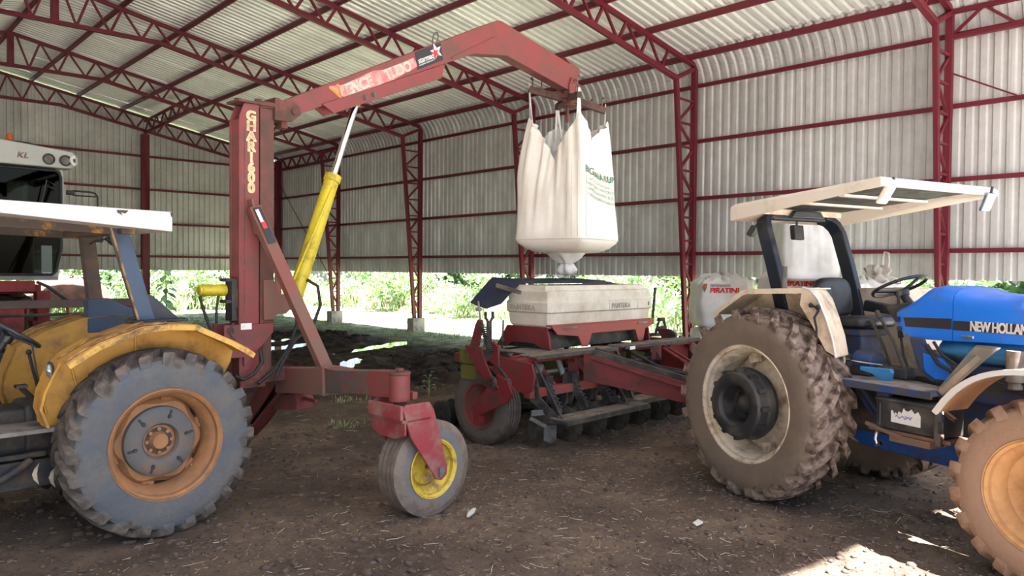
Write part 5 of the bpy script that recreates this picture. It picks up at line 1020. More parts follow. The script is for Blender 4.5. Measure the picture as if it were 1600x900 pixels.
for (x, y), s, lab in ((B1, 11, 'white fertilizer bag on the ground under the leftmost stacked bag, hidden by the tractor wheel'), (B2, 12, 'white fertilizer bag on the ground behind the blue tractor seat'), (B3, 13, 'white fertilizer bag on the ground behind the blue tractor hood')): filled_bag((x, y, 0), 222, lab, seed=s, h=.94 if s == 12 else .86, top=.05)
uppers = []
for (x, y), s, lab, dz in ((B1, 21, 'upper white bag with red lettering and flower emblem, leftmost of the stack', 0), (B2, 22, 'upper white bag with red lettering, seen between the roll bar legs of the blue tractor', 0.10), (B3, 23, 'upper white bag with tied crumpled top, right of the roll bar behind the steering wheel', 0.0)):
    uppers.append(filled_bag((x, y, .90+dz), 222, lab, seed=s, h=.87, top=.12, w=.54))
filled_bag((12.12, 5.86, 1.82), 236, 'topmost white bag standing on the stack behind the blue tractor canopy', seed=31, h=1.02, top=.10, w=.47)
def front_text(t, rg_, body, size, m, x0, z0, sx=1.0, bold=.003, shear=0):
    o = text('lettering', body, size, m, t, (0, 0, 0), (1, 0, 0), (0, 1, 0), sx=sx, bold=bold, ext=0, shear=shear)
    for v in o.data.vertices:
        a = math.atan2(-.5, x0+v.co.x); p = bag_surf(rg_, a, z0+v.co.y); v.co = V((p.x, p.y-.010, p.z))
    o.data.update(); return o
for (t, rg_), x0, dz in zip(uppers[:2], (-.36, -.38), (0, .06)):
    front_text(t, rg_, 'FERTILIZANTES', .060, M['ink_black'], x0, .785+dz*.8, .92, .001, .2); front_text(t, rg_, 'PIRATINI', .13, M['ink_red'], x0, .675+dz, 1.02, .006, .12)
    fl = MB()
    for k in range(6):
        a = k*PI/3; c_ = V((.035*math.cos(a), 0, .035*math.sin(a))); fl.prism([c_+V((.032*math.cos(q), 0, .032*math.sin(q))) for q in np.linspace(0, 2*PI, 8, endpoint=False)], (0, -.002, 0))
    p = bag_surf(rg_, math.atan2(-.5, x0-.10), .78); o = obj('emblem_flower', fl, mat('emblem_red', (.45, .10, .07), .7), t, loc=(p.x, p.y-.006, .78)); obj('emblem_leaf', MB().prism([(-.05, 0, -.03), (.05, 0, -.03), (0, 0, -.16)], (0, -.002, 0)), M['ink_green'], o)
front_text(uppers[2][0], uppers[2][1], 'EL', .10, M['ink_green'], -.42, .66, 1.0, .002)
top_ = [o for o in bpy.data.objects if o.get('label', '').startswith('topmost white bag')][0]
tr_ = bag_shell(.47*.93, .47*1.02, .47*.94, .05, 1.02, .02, .010, .05, seed=31, rnd=.30, sagtop=.05, nz=16)
for k, (s_, z_) in enumerate((('BIGBAHÀ REUP', .66), ('NAO FIQUE ABAIXO', .58), ('O PROLONGAMENTO', .51), ('E TRANSPORTADO', .44))):
    o = text('lettering', s_, .085 if k == 0 else .055, M['ink_pale'], top_, (0, 0, 0), (1, 0, 0), (0, 1, 0), sx=.8, bold=.001, ext=0)
    for v in o.data.vertices:
        a = math.atan2(-.36+v.co.x, .45); p = bag_surf(tr_, a, z_+v.co.y); v.co = V((p.x+.006, p.y, p.z))
    o.data.update()
# tied neck with a loop on the right hand bag
t3 = uppers[2][0]; neck = MB().loft([crumple(.30, .90, 8, .03), crumple(.24, .99, 9, .04), crumple(.13, 1.06, 10, .03), crumple(.16, 1.14, 11, .05), crumple(.12, 1.20, 12, .04)])
o = obj('tied_neck', neck, M['bag_dirty'], t3, smooth=70, loc=(.22, -.12, -.02)); obj('neck_loop', MB().tube([(.05, -.02, 1.10), (.03, -.04, 1.30), (.06, -.05, 1.42), (.12, -.05, 1.40), (.14, -.03, 1.26), (.12, -.02, 1.12)], .018, 6), M['bag_dirty'], o)
# ------------------------------------------------------------------ planter (x along its width, -y toward the blue tractor)
pt = thing('planter', (5.5, 6.46, 0), math.radians(3), 'red row planter with white seed hopper and disc openers under the hanging bag', 'planter')
def po(name, mb, m, parent=None, bev=.006, **k): return obj(name, mb, m, parent or pt, bev, **k)
WPL = 3.62
frame = po('main_frame', MB().bb((-.02, -.62, .955), (WPL, -.54, 1.02)).bb((.05, .38, .93), (WPL-.05, .46, 1.0)).bb((.02, -.58, .90), (.09, .42, 1.0)).bb((WPL-.09, -.58, .90), (WPL-.02, .42, 1.0)).bb((1.0, -.58, .90), (1.08, .42, 1.0)).bb((2.55, -.58, .90), (2.63, .42, 1.0)).bb((.02, -.50, 1.0), (WPL, -.46, 1.035)), M['planter_red'])
for a, b in ((.98, 1.72), (2.7, WPL)): po('front_panel', MB().bb((a, -.50, .72), (b, -.485, .97)), M['planter_red'])
for a, b in ((.18, 1.62), (1.78, 3.52)):
    for y0, y1 in ((-.72, -.595), (-.588, -.46)): po('deck_board', MB().bb((a, y0, 1.022), (b, y1, 1.045)), M['board'])
    po('deck_edge', MB().bb((a-.01, -.745, 1.005), (b+.01, -.722, 1.047)), M['planter_dark'])
for a, b in ((.35, 1.0), (.1, .5)): po('deck_board', MB().bb((a, -.40 if a > .2 else .02, 1.022), (b, .0 if a > .2 else .35, 1.042)), M['board'])
bars = po('tool_bar', MB().bb((.15, -.66, .58), (3.5, -.57, .68)).bb((.15, -.30, .58), (3.5, -.22, .68)), mat('toolbar_red', (.27, .045, .04), .55, dirt=(.16, .07, .06), amt=.36, dscale=4))
po('tool_bar_hanger', MB().beam((.62, -.61, .66), (.50, -.45, .92), .035, .05).beam((1.28, -.61, .66), (1.15, -.45, .92), .035, .05).beam((2.1, -.61, .66), (2.0, -.45, .92), .035, .05).beam((2.9, -.61, .66), (2.8, -.45, .92), .035, .05), M['planter_red'])
po('drive_shaft', MB().cyl((.35, -.42, .80), (1.2, -.42, .80), .022).cyl((.35, -.45, .86), (.55, -.45, .86), .06).cyl((1.75, -.42, .80), (3.4, -.42, .80), .022).cyl((1.15, -.42, .80), (1.22, -.42, .80), .06), M['grey_dust'])
po('lift_rod', MB().cyl((.92, -.35, 1.0), (.86, -.52, .76), .032), mat('grey_rod', (.30, .32, .33), .5, .3))
# row units: shared meshes
ru = MB().beam((0, -.62, .72), (.03, -.80, .40), .05, .11, (0, 1, 0), .04, .08).beam((-.05, -.60, .76), (-.05, -.52, .42), .03, .10).beam((.06, -.60, .74), (.06, -.52, .42), .03, .10).bb((-.06, -.68, .70), (.06, -.56, .80)).beam((0, -.55, .46), (0, .55, .30), .06, .06).beam((.0, -.75, .42), (0, -.50, .22), .03, .08).tube([(.02+.022*math.cos(a), -.66-.0045*a+.022*math.sin(a), .72-.0065*a) for a in np.linspace(0, 12*PI, 90)], .007, 5).bb((-.04, .35, .30), (.04, .60, .40)).beam((0, .55, .34), (0, .95, .20), .05, .05)
rum = ru.mesh('row_unit', 30); rum.materials.append(M['planter_dark'])
dm = MB().lathe([(-.012, .06), (-.006, .19), (-.002, .20), (.004, .19), (.012, .06)], 28, ax=(1, 0, .0), o=(0, 0, 0)).lathe([(-.035, .06), (-.02, .07), (.02, .07), (.035, .06)], 12, ax=(1, 0, 0)).mesh('opener_disc', 35); dm.materials.append(M['disc'])
gwm = MB().lathe([(-.045, .10), (-.05, .14), (-.035, .17), (.035, .17), (.05, .14), (.045, .10)], 28, ax=(1, 0, 0)).lathe([(-.05, .03), (-.03, .10), (.03, .10), (.05, .03)], 16, ax=(1, 0, 0)).mesh('press_wheel', 35); gwm.materials.append(M['rubber'])
hpm = MB().loft([[(a*.17, .02+b*.14, z) for a, b in ((-1,-1),(1,-1),(1,1),(-1,1))] for z in (.52, .60)] + [[(a*.17, .02+b*.17, .88) for a, b in ((-1,-1),(1,-1),(1,1),(-1,1))]]).mesh('seed_box', 30); hpm.materials.append(M['olive'])
for k in range(7):
    x = .44+.455*k; r_ = link('row_unit', rum, None, pt, (x, 0, 0))
    for q, (dx, dy, rz) in enumerate(((-.03, -.60, .10), (.045, -.50, -.10))): link('opener_disc', dm, None, r_, (dx, dy, .195), (0, 0, rz))
    for dx in (-.09, .09): link('press_wheel', gwm, None, r_, (dx, 1.0, .165), (0, dx, 0))
    link('seed_box', hpm, None, r_, (0, .18, .0))
po('seed_box_end', MB().bb((-.02, .02, .90), (.26, .29, 1.06)).bb((-.01, .03, .72), (.25, .28, .89)), M['olive'])
po('rear_press_wheel', MB().lathe([(-.05, .08), (-.055, .14), (-.04, .175), (.04, .175), (.055, .14), (.05, .08)], 28, ax=(1, 0, 0)).lathe([(-.06, .02), (-.055, .05), (-.03, .09), (.03, .09), (.055, .05), (.06, .02)], 16, ax=(1, 0, 0)), M['rubber'], loc=(.30, .92, .17))
# step boards and their hangers
for (x0, x1, y, z) in ((.20, 1.70, -1.02, .385), (1.70, 3.2, -.86, .40)):
    for q in (0, 1): po('step_board', MB().bb((x0, y-.115+.118*q, z), (x1, y-.003+.118*q, z+.028)), M['board'])
    po('step_edge', MB().bb((x0-.005, y-.14, z-.035), (x1+.005, y-.118, z+.02)).bb((x0-.02, y-.13, z-.03), (x0+.01, y+.11, z+.01)).bb((x1-.01, y-.13, z-.03), (x1+.02, y+.11, z+.01)), M['planter_dark'])
    for x in (x0+.02, x1-.30): po('step_hanger', MB().prism_yz([(-.64, .98), (-.60, .98), (-.58, .55), (y+.10, z-.02), (y-.06, z-.02), (-.74, .60)], x, x+.015).beam((x+.007, -.65, .98), (x+.007, y-.05, z), .03, .02), M['planter_dark'])
po('scraper', MB().prism([(.22, -.80, .30), (.36, -.86, .30), (.36, -.86, .14), (.30, -.84, .10), (.22, -.80, .14)], (.01, .02, 0)).beam((.10, -.72, .44), (.30, -.80, .44), .03, .06).beam((.05, -.75, .40), (.2, -.85, .30), .025, .04), mat('scraper_grey', (.14, .16, .17), .6, .3, dirt=(.08, .065, .055), amt=.35))
# end wheel carriers with springs
RP, WP_ = .44, .26
tp = tyre_ribbed(RP, WP_, .245, 5).mesh('carrier_tire', 35); tp.materials.append(tyre_mat('dusty_tyre', (.085, .078, .072), (.11, .085, .068), RP, WP_, .6, (.075, .058, .048)))
rp_ = rim_mb(.245, WP_, .016).lathe([(-.01, .20), (.03, .16), (.03, .03), (.0, .03), (-.03, .16), (-.05, .20)], 32, loop=True).mesh('carrier_rim', 35); rp_.materials.append(mat('dusty_red_rim', (.22, .035, .032), .7, dirt=(.12, .07, .055), amt=.5, dscale=8))
for sg, bx in ((1, 0), (-1, WPL)):
    def X_(x): return bx + sg*x
    for nm, me in (('carrier_tire', tp), ('carrier_rim', rp_)): link(nm, me, None, pt, (X_(.14), .0, RP-.005), (0, 0, math.radians(-90 if sg < 0 else 90)+PI))
    ep = po('end_plate', MB().prism_yz([(-.33, 1.04), (-.86, .99), (-.90, .86), (-.86, .70), (-.76, .66), (-.60, .72), (-.42, .78), (-.28, .86)], X_(-.05), X_(-.02)).prism_yz([(.10, 1.12), (-.16, 1.12), (-.24, .95), (-.34, .80), (-.44, .70), (-.36, .66), (-.24, .74), (-.06, .90)], X_(-.12), X_(-.09)), M['planter_red'])
    obj('chain', MB().tube([(X_(-.055), -.22+.0*t, 1.06-.5*t) if False else (X_(-.055), -.20-.38*t-.05*math.sin(t*PI), 1.02-.30*t) for t in np.linspace(0, 1, 10)] + [(X_(-.055), -.50+.06*math.cos(a), .76+.06*math.sin(a)) for a in np.linspace(-1.2, 1.8, 6)], .016, 5).cyl((X_(-.08), -.52, .76), (X_(-.04), -.52, .76), .055, n=14).cyl((X_(-.08), -.20, 1.03), (X_(-.04), -.20, 1.03), .07, n=14), M['planter_dark'], ep)
    arm = po('wheel_arm', MB().prism_yz([(-.05, .47), (-.02, .36), (-.10, .34), (-.55, .56), (-.62, .66), (-.55, .80), (-.40, .84), (-.30, .74)], X_(-.10), X_(-.06)).cyl((X_(-.10), -.05, .42), (X_(.12), 0, .435), .05).bb((X_(-.13), -.16, .28), (X_(-.05), -.06, .36)), M['planter_red'])
    obj('arm_pivot', MB().lathe([(0, .06), (.03, .06), (.03, .03), (.0, .03)], 20, (X_(-.115), -.36, .76), (-sg, 0, 0)), M['planter_dark'], arm)
    if sg < 0: continue
    tw = po('spring_tower', MB().prism_yz([(.03, 1.12), (-.05, 1.36), (-.09, 1.42), (-.15, 1.42), (-.17, 1.36), (-.10, 1.12)], X_(-.10), X_(-.07)).prism_yz([(-.22, .98), (-.22, 1.16), (-.30, 1.19), (-.38, 1.14), (-.40, .90)], X_(-.07), X_(-.04)), M['planter_red'])
    obj('coil_spring', MB().tube([(X_(-.09)+.035*math.cos(a), -.165-.0016*a+.035*math.sin(a), 1.36-.0037*a) for a in np.linspace(0, 24*PI, 190)], .008, 5).cyl((X_(-.09), -.13, 1.40), (X_(-.09), -.30, 1.06), .012), M['black'], tw)
    obj('marker_rod', MB().cyl((X_(-.09), -.13, 1.40), (X_(-.09), -.09, 1.62), .012).cyl((X_(-.12), -.10, 1.53), (X_(-.06), -.10, 1.53), .02), M['grey_dust'], tw)
po('forked_post', MB().cyl((.44, .28, 1.0), (.44, .28, 1.36), .035, n=8).beam((.44, .28, 1.33), (.40, .30, 1.40), .03, .03).beam((.44, .28, 1.33), (.48, .26, 1.40), .03, .03).beam((.40, .30, 1.38), (.40, .30, 1.47), .028, .028).beam((.48, .26, 1.38), (.48, .26, 1.47), .028, .028).beam((.36, .30, 1.02), (.44, .28, 1.28), .02, .02), M['planter_dark'])
po('thin_rod', MB().cyl((.68, .30, 1.0), (.70, .30, 1.36), .012).cyl((.68, .30, 1.10), (.68, .30, 1.14), .03), M['planter_dark'])
po('a_stand', MB().beam((3.70, .10, 1.02), (3.80, .10, 1.26), .03, .03).beam((4.02, .10, 1.02), (3.90, .10, 1.26), .03, .03).beam((3.74, .10, 1.12), (3.98, .10, 1.12), .03, .05).bb((3.78, .07, 1.22), (3.92, .13, 1.27)).beam((3.60, .15, 1.02), (4.1, .15, 1.02), .04, .05).cyl((3.64, .12, 1.18), (3.71, .12, 1.72), .022, n=8), M['planter_dark'])
# drawbar
db = po('drawbar', MB().prism([(.98, -.72, 1.0), (.98, -.72, .70), (1.10, -1.0, .66), (1.74, -2.42, .40), (1.76, -2.46, .52), (1.70, -2.35, .60), (1.02, -.82, 1.0)], (.03, .012, 0)).prism([(2.64, -.72, 1.0), (2.64, -.72, .70), (2.52, -1.0, .66), (1.88, -2.42, .40), (1.86, -2.46, .52), (1.92, -2.35, .60), (2.60, -.82, 1.0)], (-.03, .012, 0)).beam((1.04, -.80, .97), (1.78, -2.44, .50), .12, .03).beam((2.58, -.80, .97), (1.84, -2.44, .50), .12, .03).bb((1.72, -2.66, .40), (1.90, -2.35, .56)), M['planter_red'])
obj('drawbar_channel', MB().beam((1.10, -.80, 1.02), (1.80, -2.40, .60), .06, .07), M['planter_dark'], db)
obj('drawbar_hose', MB().tube([(1.22, -.70, 1.05), (1.40, -1.05, .93), (1.6, -1.5, .83), (1.80, -2.0, .78), (1.9, -2.6, .78)], .02, 8).tube([(1.9, -.62, 1.0), (1.95, -1.1, .82), (2.0, -1.6, .78), (2.2, -2.0, .86)], .018, 8).tube([(1.15, -.75, 1.0), (1.45, -1.25, .86), (1.7, -1.9, .70), (1.82, -2.5, .66)], .018, 8), M['rubber'], db)
obj('tag_plate', MB().bb((1.84, -.76, 1.0), (1.95, -.755, 1.04)), M['decal_white'], db)
# hopper
H0, H1, D0, D1 = .76, 2.82, -.38, .27
def hring(z, g_, ch=.05):
    a, b, c_, d = H0-g_, H1+g_, D0-g_, D1+g_; e = ch
    return [(a+e, c_, z), (b-e, c_, z), (b, c_+e, z), (b, d-e, z), (b-e, d, z), (a+e, d, z), (a, d-e, z), (a, c_+e, z)]
hp = po('hopper', MB().loft([hring(1.285, -.03, .03), hring(1.325, .0, .03), hring(1.46, .012, .03), hring(1.475, .03, .03), hring(1.585, .034, .03), hring(1.60, .018, .03), hring(1.715, .012, .03), hring(1.73, -.012, .06), hring(1.785, -.03, .06), hring(1.79, -.055, .05), hring(1.70, -.07, .05), hring(1.60, -.10, .05)], True, True), M['hopper'], bev=.008, smooth=30)
text('embossed_lettering', 'PANTERA', .092, M['hopper_mark'], hp, (1.92, D0-.0335, 1.495), (1, 0, 0), (0, 0, 1), sx=1.02, bold=-.001, ext=.004)
text('embossed_lettering', 'PANTERA', .092, M['hopper_mark'], hp, (H0-.0335, .21, 1.495), (0, -1, 0), (0, 0, 1), sx=1.02, bold=-.001, ext=.004)
obj('embossed_frame', MB().bb((1.88, D0-.036, 1.590), (2.50, D0-.030, 1.594)).bb((1.88, D0-.036, 1.478), (2.50, D0-.030, 1.482)).bb((1.88, D0-.036, 1.48), (1.884, D0-.03, 1.592)).bb((2.496, D0-.036, 1.48), (2.50, D0-.03, 1.592)), M['hopper_mark'], hp)
obj('hopper_slot', MB().bb((2.74, D0-.037, 1.51), (2.755, D0-.032, 1.56)), M['black'], hp)
gr_ = MB(); rows = []
for i in range(13):
    x = 1.55+i*.10; rows.append([(x, -.30+j*.065, 1.735+.10*math.exp(-((x-2.18)/.42)**2-((-.30+j*.065+.02)/.22)**2)+.004*math.sin(i*7+j*5)) for j in range(9)])
obj('granule_heap', gr_.loft(rows, False, False, closed=False), M['grain'], hp, smooth=80, fix=False)
obj('hopper_lid', MB().prism_yz([(.05, 1.80), (.10, 1.835), (.62, 1.86), (.66, 1.85), (.66, 1.835), (.10, 1.80)], .82, 2.45).prism([(.84, .10, 1.84), (.84, .66, 1.855), (.44, .62, 1.56), (.40, .30, 1.50), (.52, .16, 1.56)], (.012, 0, .022)), M['tarp'], hp, bev=.004, label='dark blue hopper lid swung open')
obj('lid_handle', MB().beam((.66, -.02, 1.70), (.62, .34, 1.78), .03, .045), M['board'], hp)
ss = po('hopper_stand', MB().prism_yz([(-.36, 1.30), (.28, 1.30), (.46, 1.04), (.30, 1.04), (.18, 1.10), (-.16, 1.10), (-.30, 1.04), (-.42, 1.04), (-.40, 1.18)], H0-.02, H0+.01).prism_yz([(-.36, 1.30), (.28, 1.30), (.40, 1.04), (.28, 1.04), (.15, 1.18), (-.2, 1.18), (-.30, 1.04), (-.42, 1.04), (-.40, 1.18)], H1-.06, H1-.03).bb((H0, -.30, 1.26), (H1-.04, .25, 1.29)), M['planter_red'])
po('stand_front', MB().prism_xz([(H0-.02, 1.325), (H1+.02, 1.325), (H1+.0, 1.25), (H1-.17, 1.205), (H1-.22, 1.045), (H1-.33, 1.045), (H1-.40, 1.20), (1.50, 1.20), (1.43, 1.045), (1.32, 1.045), (1.24, 1.18), (H0+.10, 1.215)], D0-.055, D0-.035).bb((H0-.02, D0-.06, 1.315), (H1+.02, D0+.03, 1.33)), mat('stand_red', (.30, .045, .04), .5, dirt=(.25, .10, .085), amt=.33, dscale=4))
po('stand_clip', MB().bb((.95, D0-.066, 1.27), (1.20, D0-.056, 1.30)).bb((2.45, D0-.066, 1.27), (2.68, D0-.056, 1.30)), M['grey_dust'])
po('seed_tube_and_dark_fill', MB().tube([(1.4, -.1, 1.28), (1.35, -.15, 1.1), (1.3, -.2, .8)], .03).tube([(2.2, -.1, 1.28), (2.2, -.15, 1.1), (2.25, -.2, .8)], .03).bb((.80, -.30, 1.04), (2.74, .32, 1.25)), M['planter_dark'])  # tubes, plus an added dark block standing in for shade below the hopper

# ------------------------------------------------------------------ harvester at the back left
kb = thing('combine_harvester', (2.2, 11.6, 0), math.radians(3), 'grey and red combine harvester with dark cab windshield behind the yellow tractor', 'combine harvester')
XR, XL = .34, -1.22
def ko(name, mb, m, parent=None, bev=.008, **k): return obj(name, mb, m, parent or kb, bev, **k)
cab = ko('cab_frame', MB().prism([(XR, 0, 3.27), (XR+.015, .0, 3.0), (XR-.06, 0, 1.80), (XR-.13, 0, 1.80), (XR-.05, 0, 2.2), (XR-.03, 0, 3.15), (XR-.10, 0, 3.24)], (0, .08, 0)).prism([(XL, 0, 3.27), (XL+.05, 0, 1.80), (XL+.12, 0, 1.80), (XL+.05, 0, 3.2)], (0, .08, 0)).bb((XL, 0, 1.78), (XR-.06, .10, 1.85)).bb((XL, 1.45, 1.78), (XR-.06, 1.5, 2.3)).bb((XR-.06, 1.42, 1.8), (XR, 1.5, 3.25)).bb((XL, 1.42, 1.8), (XL+.06, 1.5, 3.25)).bb((XL, .0, 1.78), (XR-.06, 1.5, 1.84)), M['combine_grey'])
obj('cab_lining', MB().bb((XL+.05, 1.38, 1.85), (XL+.75, 1.42, 3.25)).bb((XL+.05, 1.38, 1.85), (XR-.08, 1.42, 2.45)).bb((XL+.05, .05, 3.22), (XR-.05, 1.42, 3.25)).bb((XL+.75, 1.38, 2.9), (XR-.35, 1.42, 3.25)).bb((-.9, .5, 1.85), (-.3, 1.1, 2.35)).bb((-.85, 1.0, 2.3), (-.35, 1.12, 2.95)).bb((XL+.02, .1, 1.85), (XL+.06, 1.4, 3.2)).cyl((-.6, .30, 1.85), (-.6, .35, 2.4), .06).bb((-.02, .55, 1.85), (.10, 1.2, 2.2)), M['dark'], cab, bev=0)
ws = obj('windshield', MB().prism([(XR-.035, -.004, 3.20), (XR-.035, -.004, 2.2), (XR-.10, -.004, 1.86), (XL+.09, -.004, 1.86), (XL+.05, -.004, 3.22), (XR-.09, -.004, 3.245)], (0, .008, 0)), M['glass'], cab)
obj('windshield_gasket', MB().tube([(XL+.05, -.01, 3.235), (XR-.10, -.01, 3.245), (XR-.05, -.01, 3.22), (XR-.03, -.01, 3.16), (XR-.03, -.01, 2.2), (XR-.095, -.01, 1.90), (XR-.14, -.01, 1.855), (XL+.09, -.01, 1.855)], .02, 6), M['rubber'], cab)
obj('lower_pane', MB().bb((.075, -.012, 1.86), (.20, -.006, 2.24)), mat('smoked_pane', (.07, .10, .085), .3), cab); obj('pane_trim', MB().bb((.09, -.016, 1.868), (.185, -.012, 1.88)), M['decal_white'], cab)
obj('side_window', MB().bb((XR-.005, .10, 2.2), (XR-.0, 1.40, 3.2)), M['glass'], cab)
def rring(y, g_=0): return [(XL-.05, y, 3.27), (XR+.05+g_, y, 3.27), (XR+.14+g_, y, 3.33), (XR+.14+g_, y, 3.43), (XR+.08+g_, y, 3.50), (-.45, y, 3.58), (XL-.05, y, 3.58)]
rf = ko('cab_roof', MB().loft([rring(-.12), rring(-.09, .02), rring(.5), rring(1.45), rring(1.55, -.05)]), mat('roof_grey', (.42, .43, .38), .5, dirt=(.38, .36, .31), amt=.3), bev=.02)
for x, sx_ in ((.14, 1), (.335, .95)):
    l_ = obj('roof_lamp', MB().lathe([(0, .058), (.02, .075), (.035, .072), (.035, .058), (.015, .052)], 24, (x, -.11, 3.375), (0, -1, 0)), M['black'], rf); obj('lens', MB().lathe([(.012, .056), (.02, .05), (.026, .01)], 20, (x, -.11, 3.375), (0, -1, 0)), M['grey_dust'], l_)
l_ = obj('roof_lamp', MB().lathe([(0, .058), (.02, .07), (.03, .066), (.03, .05)], 24, (XR+.085, -.105, 3.385), (.75, -1, 0)), M['decal_white'], rf); obj('lens', MB().lathe([(.0, .05), (.02, .046), (.028, .01)], 20, (XR+.088, -.11, 3.385), (.75, -1, 0)), M['black'], l_)
text('lettering', 'KL', .105, mat('badge_red', (.42, .25, .22), .6), rf, (-.225, -.124, 3.36), (1, 0, 0), (0, 0, 1), sx=1.1, bold=.003, ext=.002, shear=.25)
obj('beacon', MB().lathe([(0, .05), (.02, .05), (.03, .042), (.10, .04), (.115, .03), (.12, .01)], 16, (-.22, .25, 3.58), (0, 0, 1)), M['amber'], rf)
obj('roof_rail', MB().tube([(-.7, .2, 3.60), (-.3, .18, 3.605), (.0, .15, 3.59), (.10, .14, 3.56)], .012, 6), M['black'], rf)
obj('mirror_arm', MB().tube([(XR+.02, -.06, 2.96), (XR+.10, -.08, 2.985), (XR+.30, -.08, 2.985), (XR+.37, -.08, 2.97), (XR+.40, -.08, 2.93), (XR+.40, -.08, 2.60)], .013, 8).tube([(XR+.10, -.08, 2.925), (XR+.385, -.08, 2.925)], .010, 8).cyl((XR+.02, -.07, 2.96), (XR+.11, -.08, 2.955), .032), M['black'], cab)
obj('mirror', MB().bb((XR+.33, -.11, 2.30), (XR+.47, -.07, 2.62)), M['black'], cab, bev=.02)
obj('handrail', MB().tube([(.22, -.06, 3.05), (.12, -.10, 3.10), (.05, -.10, 2.75), (.04, -.10, 2.5)], .009, 6).tube([(.24, -.05, 2.98), (.14, -.10, 3.02)], .009, 6), M['black'], cab)
ko('cab_platform', MB().bb((XL-.2, -.06, 1.63), (-.01, .12, 1.775)).bb((XL-.2, .1, 1.60), (.1, 1.5, 1.72)), M['combine_red'])
ko('chassis_post', MB().bb((.0, -.10, 1.20), (.15, .08, 1.64)).bb((-.05, -.08, .55), (.2, .2, 1.25)), M['combine_red'])
ko('grain_tank', MB().bb((XL-.25, 1.7, 1.75), (-.05, 4.6, 3.35)), M['combine_red'], bev=.03)
ko('rear_body', MB().bb((XL-.25, 4.4, 1.0), (-.05, 6.3, 2.8)), M['combine_red'], bev=.05)
ko('body_shell', MB().bb((XL-.35, 1.0, .75), (-.80, 5.0, 1.75)), M['combine_grey'], bev=.03)
ko('support_strut', MB().tube([(.0, -.08, 1.76), (.12, -.10, 1.70), (.30, -.2, 1.53), (.42, -.3, 1.45)], .022, 8), M['black'])
tp = tyre_lugged(.80, .50, .42, 18, .045, .028, .36).mesh('drive_tire', 35); tp.materials.append(tyre_mat('harvester_tyre', (.05, .048, .046), (.09, .07, .055), .8, .5, .5))
rp_ = rim_mb(.42, .50).lathe([(0, .38), (.03, .3), (.03, .05), (0, .05), (-.03, .3), (-.03, .38)], 32, loop=True).mesh('drive_rim', 35); rp_.materials.append(M['combine_red'])
for x in (-2.0, .05-.2):
    for nm, me in (('drive_tire', tp), ('drive_rim', rp_)): link(nm, me, None, kb, (x, .75, .79), (0, 0, PI/2))
for x in (-1.7, -.35):
    t_ = ko('steer_tire', tyre_ribbed(.5, .3, .26, 3), M['rubber'], bev=0, loc=(x, 4.9, .495), rot=(0, 0, PI/2)); ko('steer_rim', rim_mb(.26, .3), M['combine_red'], bev=0, loc=(x, 4.9, .495), rot=(0, 0, PI/2))
ko('axle', MB().bb((-2.0, .68, .70), (.0, .82, .88)).bb((-1.7, 4.85, .44), (-.35, 4.95, .56)), M['combine_red'])
ko('feeder_house', MB().prism_yz([(-1.0, .55), (-1.0, 1.15), (.6, 1.55), (.6, .95)], -1.2, -.75), M['combine_red'])
hd = ko('header_beam', MB().bb((-3.0, -.68, 1.44), (1.12, -.56, 1.54)), mat('header_frame', (.10, .075, .065), .7, dirt=(.16, .10, .085), amt=.4), label='header frame beam')
hb2 = ko('header_trough', MB().prism_yz([(-.62, 1.44), (-.60, .62), (-.9, .45), (-1.6, .42), (-1.62, .47), (-.95, .50), (-.68, .66), (-.68, 1.44)], -3.0, -.28).prism_yz([(-.62, 1.44), (-.60, .62), (-.9, .45), (-1.6, .42), (-1.3, .95), (-.75, 1.44)], 1.08, 1.12).bb((.55, -.66, 1.18), (1.1, -.6, 1.46)), M['combine_red'])
ko('header_auger', MB().cyl((-2.95, -1.0, .80), (1.05, -1.0, .80), .16, n=18).tube([(x, -1.0+.27*math.cos(x*9), .80+.27*math.sin(x*9)) for x in np.arange(-2.9, 1.05, .03)], .014, 5), M['engine'], bev=0)
rl_ = MB().cyl((-2.95, -1.55, 1.05), (1.05, -1.55, 1.05), .05, n=12)
for k in range(5):
    a = k*2*PI/5+.4; rl_.cyl((-2.95, -1.55+.36*math.cos(a), 1.05+.36*math.sin(a)), (1.05, -1.55+.36*math.cos(a), 1.05+.36*math.sin(a)), .018, n=6)
    for x in (-2.9, -.95, 1.0): rl_.beam((x, -1.55, 1.05), (x, -1.55+.36*math.cos(a), 1.05+.36*math.sin(a)), .03, .02)
ko('header_reel', rl_, M['engine'], bev=0)
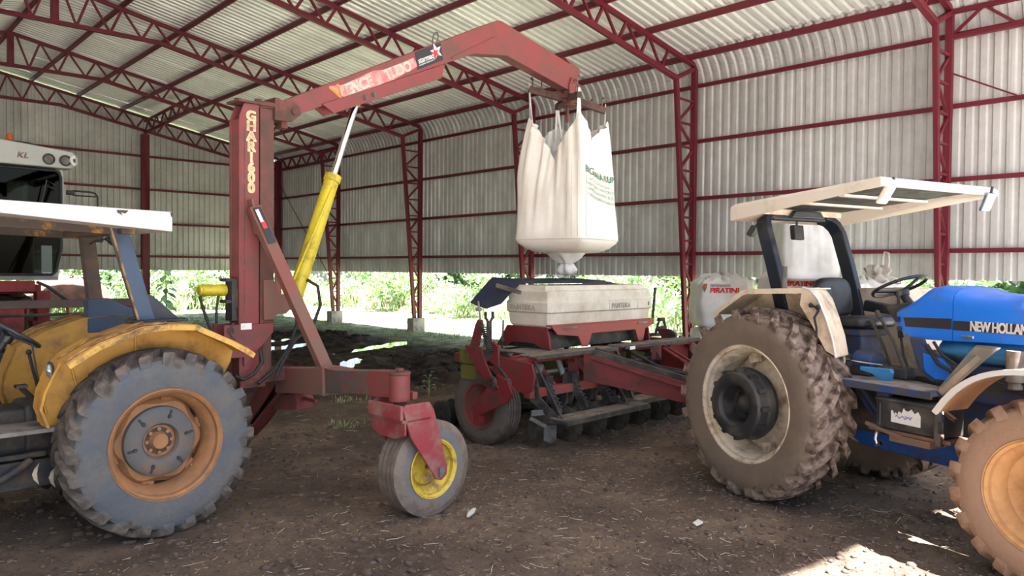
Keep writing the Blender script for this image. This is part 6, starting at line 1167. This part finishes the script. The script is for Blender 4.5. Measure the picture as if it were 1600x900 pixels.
for k in range(14): ko('header_tine', MB().beam((-2.0+.22*k, -.66, 1.44), (-2.0+.22*k, -.67, 1.36), .02, .03), M['combine_red'], hd, bev=0)

# ------------------------------------------------------------------ small things on the ground
def ground_z(x, y): return float(height(np.array([x]), np.array([y]))[0])
t = obj('corn_husk', MB().prism([(-.07, -.008, 0), (.02, -.02, .008), (.08, -.012, .02), (.075, .012, .02), (.0, .018, .012), (-.07, .01, 0)], (0, 0, .012)).prism([(-.05, .01, .0), (.03, .03, .03), (.06, .05, .02), (-.04, .02, .0)], (0, 0, .006)), M['paper']); t.location = (3.87, 4.62, ground_z(3.87, 4.62)+.01); t.rotation_euler = (0, 0, .5); tag(t, 'pale dry corn husk lying right of the caster wheel', 'husk')
t = obj('paper_scrap', MB().prism([(-.05, -.02, 0), (.0, -.04, .015), (.05, -.01, .01), (.04, .03, .02), (-.03, .03, .008)], (0, 0, .004)), M['paper']); t.location = (5.0, 3.25, ground_z(5.0, 3.25)+.012); tag(t, 'small white paper scrap lying in front of the blue rear wheel', 'paper')
for k, (x, y, lab) in enumerate(((1.70, 3.95, 'small pale pebble on the soil right of the yellow tractor wheel'), (5.22, 3.02, 'small grey pebble near the paper scrap and blue tractor wheel'))):
    t = obj('pebble', MB().sphere((0, 0, 0), .018, 10, 6, (1, .8, .7)), M['grey_dust']); t.location = (x, y, ground_z(x, y)+.01); tag(t, lab, 'pebble')
lfp = MB()
for k in range(9):
    a = k*2.4; lfp.tube([(0, 0, 0), (.02*math.cos(a), .02*math.sin(a), .10+.03*k), (.06*math.cos(a), .06*math.sin(a), .13+.03*k)], .003, 4).prism([(.05*math.cos(a), .05*math.sin(a), .13+.03*k), (.10*math.cos(a+.3), .10*math.sin(a+.3), .14+.03*k), (.16*math.cos(a), .16*math.sin(a), .12+.03*k), (.10*math.cos(a-.3), .10*math.sin(a-.3), .14+.03*k)], (0, 0, .002))
x, y = 7.05, 9.45; t = obj('seedling', lfp, M['leaf']); t.location = (x, y, ground_z(x, y)); tag(t, 'small green seedling in the mud between lifter and planter', 'seedling')
